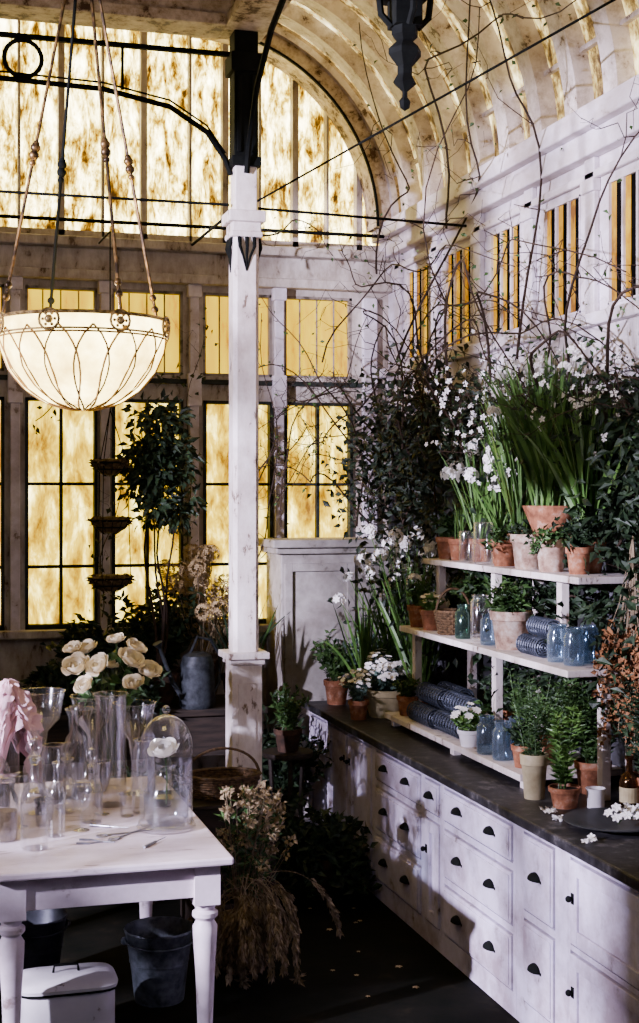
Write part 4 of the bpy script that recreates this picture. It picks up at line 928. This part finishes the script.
m=MB(); m.tube([(.1,0,.06),(.15,0,.14),(.15,0,.31),(.09,0,.40),(0,0,.42),(-.05,0,.32)],.009,8); m.obj('handle',ZINCD,wc,smooth=True)
MB().tube([(-.25,0,.37),(-.265,0,.40)],.012,12,.032).obj('rose_head',ZINCD,wc)
o=thing('hanging_tiered_basket','three-tier hanging wire baskets filled with brown moss','hanging basket',(1.10,8.25,1.6))
m=MB(); rg=random.Random(12)
for z,r in ((.68,.10),(.34,.115),(.0,.125)):
    w=MB(); ms=MB()
    w.ring((0,0,z+.06),r,.006,28,5); w.ring((0,0,z+.02),r*.8,.004,28,5)
    for k in range(12):
        a=2*PI*k/12; w.tube([(r*math.cos(a),r*math.sin(a),z+.06),(r*.8*math.cos(a),r*.8*math.sin(a),z+.015),(r*.3*math.cos(a),r*.3*math.sin(a),z-.02)],.0025,4)
    ms.lathe([(.001,z-.015),(r*.5,z-.01),(r*.85,z+.03),(r*.95,z+.06),(r*.7,z+.08),(.001,z+.085)],16)
    for k in range(160):
        a=rg.uniform(0,6.3); q=r*rg.uniform(.5,1.0); ms.leaf((q*math.cos(a),q*math.sin(a),z+rg.uniform(.03,.08)),(math.cos(a),math.sin(a),rg.uniform(-.3,.4)),.035,.016,rg)
    w.obj('wire_basket',IRON,o); stuff(ms.obj('moss',MOSS,o))
for k in range(3):
    a=2*PI*k/3; m.tube([(.122*math.cos(a),.122*math.sin(a),.06),(.11*math.cos(a),.11*math.sin(a),.4),(.1*math.cos(a),.1*math.sin(a),.74),(0,0,1.05)],.003,4)
m.tube([(0,0,1.05),(0,.0,2.1)],.004,5); m.tube([(0,0,2.1),(0,.52,2.12)],.006,5)
m.obj('chain',IRON,o)
plant('potted_aloe','spiky upright green leaves in pot beside the column',(1.93,8.24,BZ),.08,.15,DARKPOT,'strap',.5,.2,22,.1,.02,GREEN)
ps=thing('plant_stand','small round dark wooden plant stand beside the column','plant stand',(2.04,7.72,0))
MB().lathe([(.14,.66),(.145,.67),(.145,.69),(.001,.69)],28).obj('top',DARKW,ps)
for k in range(3):
    a=2*PI*k/3+.4; MB().tube([(.11*math.cos(a),.11*math.sin(a),.66),(.09*math.cos(a),.09*math.sin(a),.35),(.13*math.cos(a),.13*math.sin(a),.0)],.014,6).obj('leg',DARKW,ps)
plant('potted_fern','low thin dark greenery on the round stand',(2.04,7.72,.69),.08,.13,DARKPOT,'bush',.30,.2,22,.05,.02,GREEN)
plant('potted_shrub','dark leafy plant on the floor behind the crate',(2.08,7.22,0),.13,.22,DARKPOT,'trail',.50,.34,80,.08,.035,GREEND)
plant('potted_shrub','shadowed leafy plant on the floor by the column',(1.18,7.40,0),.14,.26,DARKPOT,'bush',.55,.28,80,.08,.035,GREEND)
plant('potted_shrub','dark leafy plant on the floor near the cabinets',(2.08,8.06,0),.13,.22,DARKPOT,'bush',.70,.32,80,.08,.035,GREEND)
cr=thing('wooden_crate','weathered wooden crate standing beside the table','crate',(1.50,6.86,0))
m=MB()
for s in (-1,1):
    for k in range(4): m.box(-.2,.2,s*.17-.01,s*.17+.01,.02+k*.155,.155+k*.155)
    for k in range(4): m.box(s*.2-.01,s*.2+.01,-.16,.16,.02+k*.155,.155+k*.155)
m.box(-.19,.19,-.16,.16,0,.02)
m.box(-.21,.21,-.18,.18,.62,.64)
m.obj('body',DARKW,cr,bevel=.003)
t=basket('oval wicker trug with hoop handle resting on the crate',(1.48,6.88,.64),.15,.10,.14); t.scale=(1.25,.9,1)
bk=basket('round wicker basket holding dried flowers on the floor',(1.43,6.20,0),.12,.22,0)
bunch('dried_flower_bundle','loose leaning bundle of straw flowers and dull green stems in basket',(1.41,6.20,.06),.76,95,.19,DRYL,DRY,random.Random(14),down=False,hr=.014,heads=5,leafm=GREEN,top=True,offs=(.12,.0,0))
o=thing('dried_wheat_sheaf','drooping feathery dried wheat plumes spilling from basket','dried grass',(1.41,6.12,.42))
rg=random.Random(15); st=MB(); hd=MB()
for k in range(42):
    a=rg.uniform(PI*.95,PI*2.0); d=V((math.cos(a)*.5,math.sin(a)*.8,rg.uniform(-.1,.8))).normalized(); p=V((rg.uniform(-.10,.12),rg.uniform(-.06,.05),rg.uniform(-.10,.04))); pts=[p]; l=rg.uniform(.26,.54); g=rg.uniform(.16,.40)
    for j in range(14):
        d=(d+V((rg.uniform(-.04,.04),0,-g*.85))).normalized(); p=p+d*l/14
        if p.z<-.39: p.z=-.39+rg.uniform(0,.01); d.z=0
        pts.append(p)
        if j>5:
            wd=.012
            for q in range(11):
                sd=V((rg.uniform(-1,1),rg.uniform(-1,1),rg.uniform(-1,1))).normalized()
                b0=p-d*rg.uniform(0,.035)+sd*rg.uniform(0,wd)
                if b0.z<-.41: b0.z=-.41
                hd.leaf(b0,d+sd*.35,.040,.013,rg)
    st.tube(pts,.002,4,.0012)
st.obj('stems',DRY,o); stuff(hd.obj('ears',DRY,o))
rg=random.Random(19)
for k in range(12):
    x=rg.uniform(1.75,2.3); yy=rg.uniform(5.6,7.0); m=MB(); m.flower((0,0,.004),(0,0,1),rg.uniform(.010,.02),rg,5)
    tag(m.obj('fallen_petal',DRYL,None,(x,yy,0)),'small fallen petals scattered on dark floor','petal','fallen petals on the floor')

# ------------------------------------------------------------------ lights
def area(name,loc,target,size,energy,color):
    l=bpy.data.lights.new(name,'AREA'); l.energy=energy; l.color=color; l.size=size
    o=bpy.data.objects.new(name,l); COL.objects.link(o); o.location=loc
    o.rotation_euler=(V(target)-V(loc)).to_track_quat('-Z','Y').to_euler(); return o
def spot(name,loc,target,energy,color,ang,rad,blend=.3):
    l=bpy.data.lights.new(name,'SPOT'); l.energy=energy; l.color=color; l.spot_size=math.radians(ang); l.spot_blend=blend; l.shadow_soft_size=rad
    o=bpy.data.objects.new(name,l); COL.objects.link(o); o.location=loc
    o.rotation_euler=(V(target)-V(loc)).to_track_quat('-Z','Y').to_euler(); return o
spot('daylight_through_side_windows',(-5,3,3.2),(1.8,5.8,1.8),12500,(.79,.72,1.0),58,.10,.5)
area('soft_fill',(-.6,1.6,3.6),(2.4,6.2,1.6),.8,20,(.78,.77,1.0))  # added fill lamp that lifts the whole room
spot('upper_fill',(-1.5,2.2,1.9),(3.0,5.4,3.8),300,(1.0,.90,.90),38,.25,.9)  # added fill spot aimed up at the vault and upper right wall
l=bpy.data.lights.new('lamp_bulb','POINT'); l.energy=16; l.color=(1,.68,.35); l.shadow_soft_size=.05
o=bpy.data.objects.new('lamp_bulb',l); COL.objects.link(o); o.location=(LX,LY,LZ+.02)
w=bpy.data.worlds.new('World'); scene.world=w; w.use_nodes=True
w.node_tree.nodes['Background'].inputs[0].default_value=(.5,.48,.7,1); w.node_tree.nodes['Background'].inputs[1].default_value=.012
# ------------------------------------------------------------------ camera
cd=bpy.data.cameras.new('Camera'); cam=bpy.data.objects.new('Camera',cd); COL.objects.link(cam)
cam.location=(0,0,2.15); cam.rotation_euler=(PI/2,0,-math.atan(.2886))
cd.sensor_fit='VERTICAL'; cd.sensor_height=36; cd.lens=1400/1023*36; cd.shift_y=-16.5/1023
cd.clip_end=60
scene.camera=cam
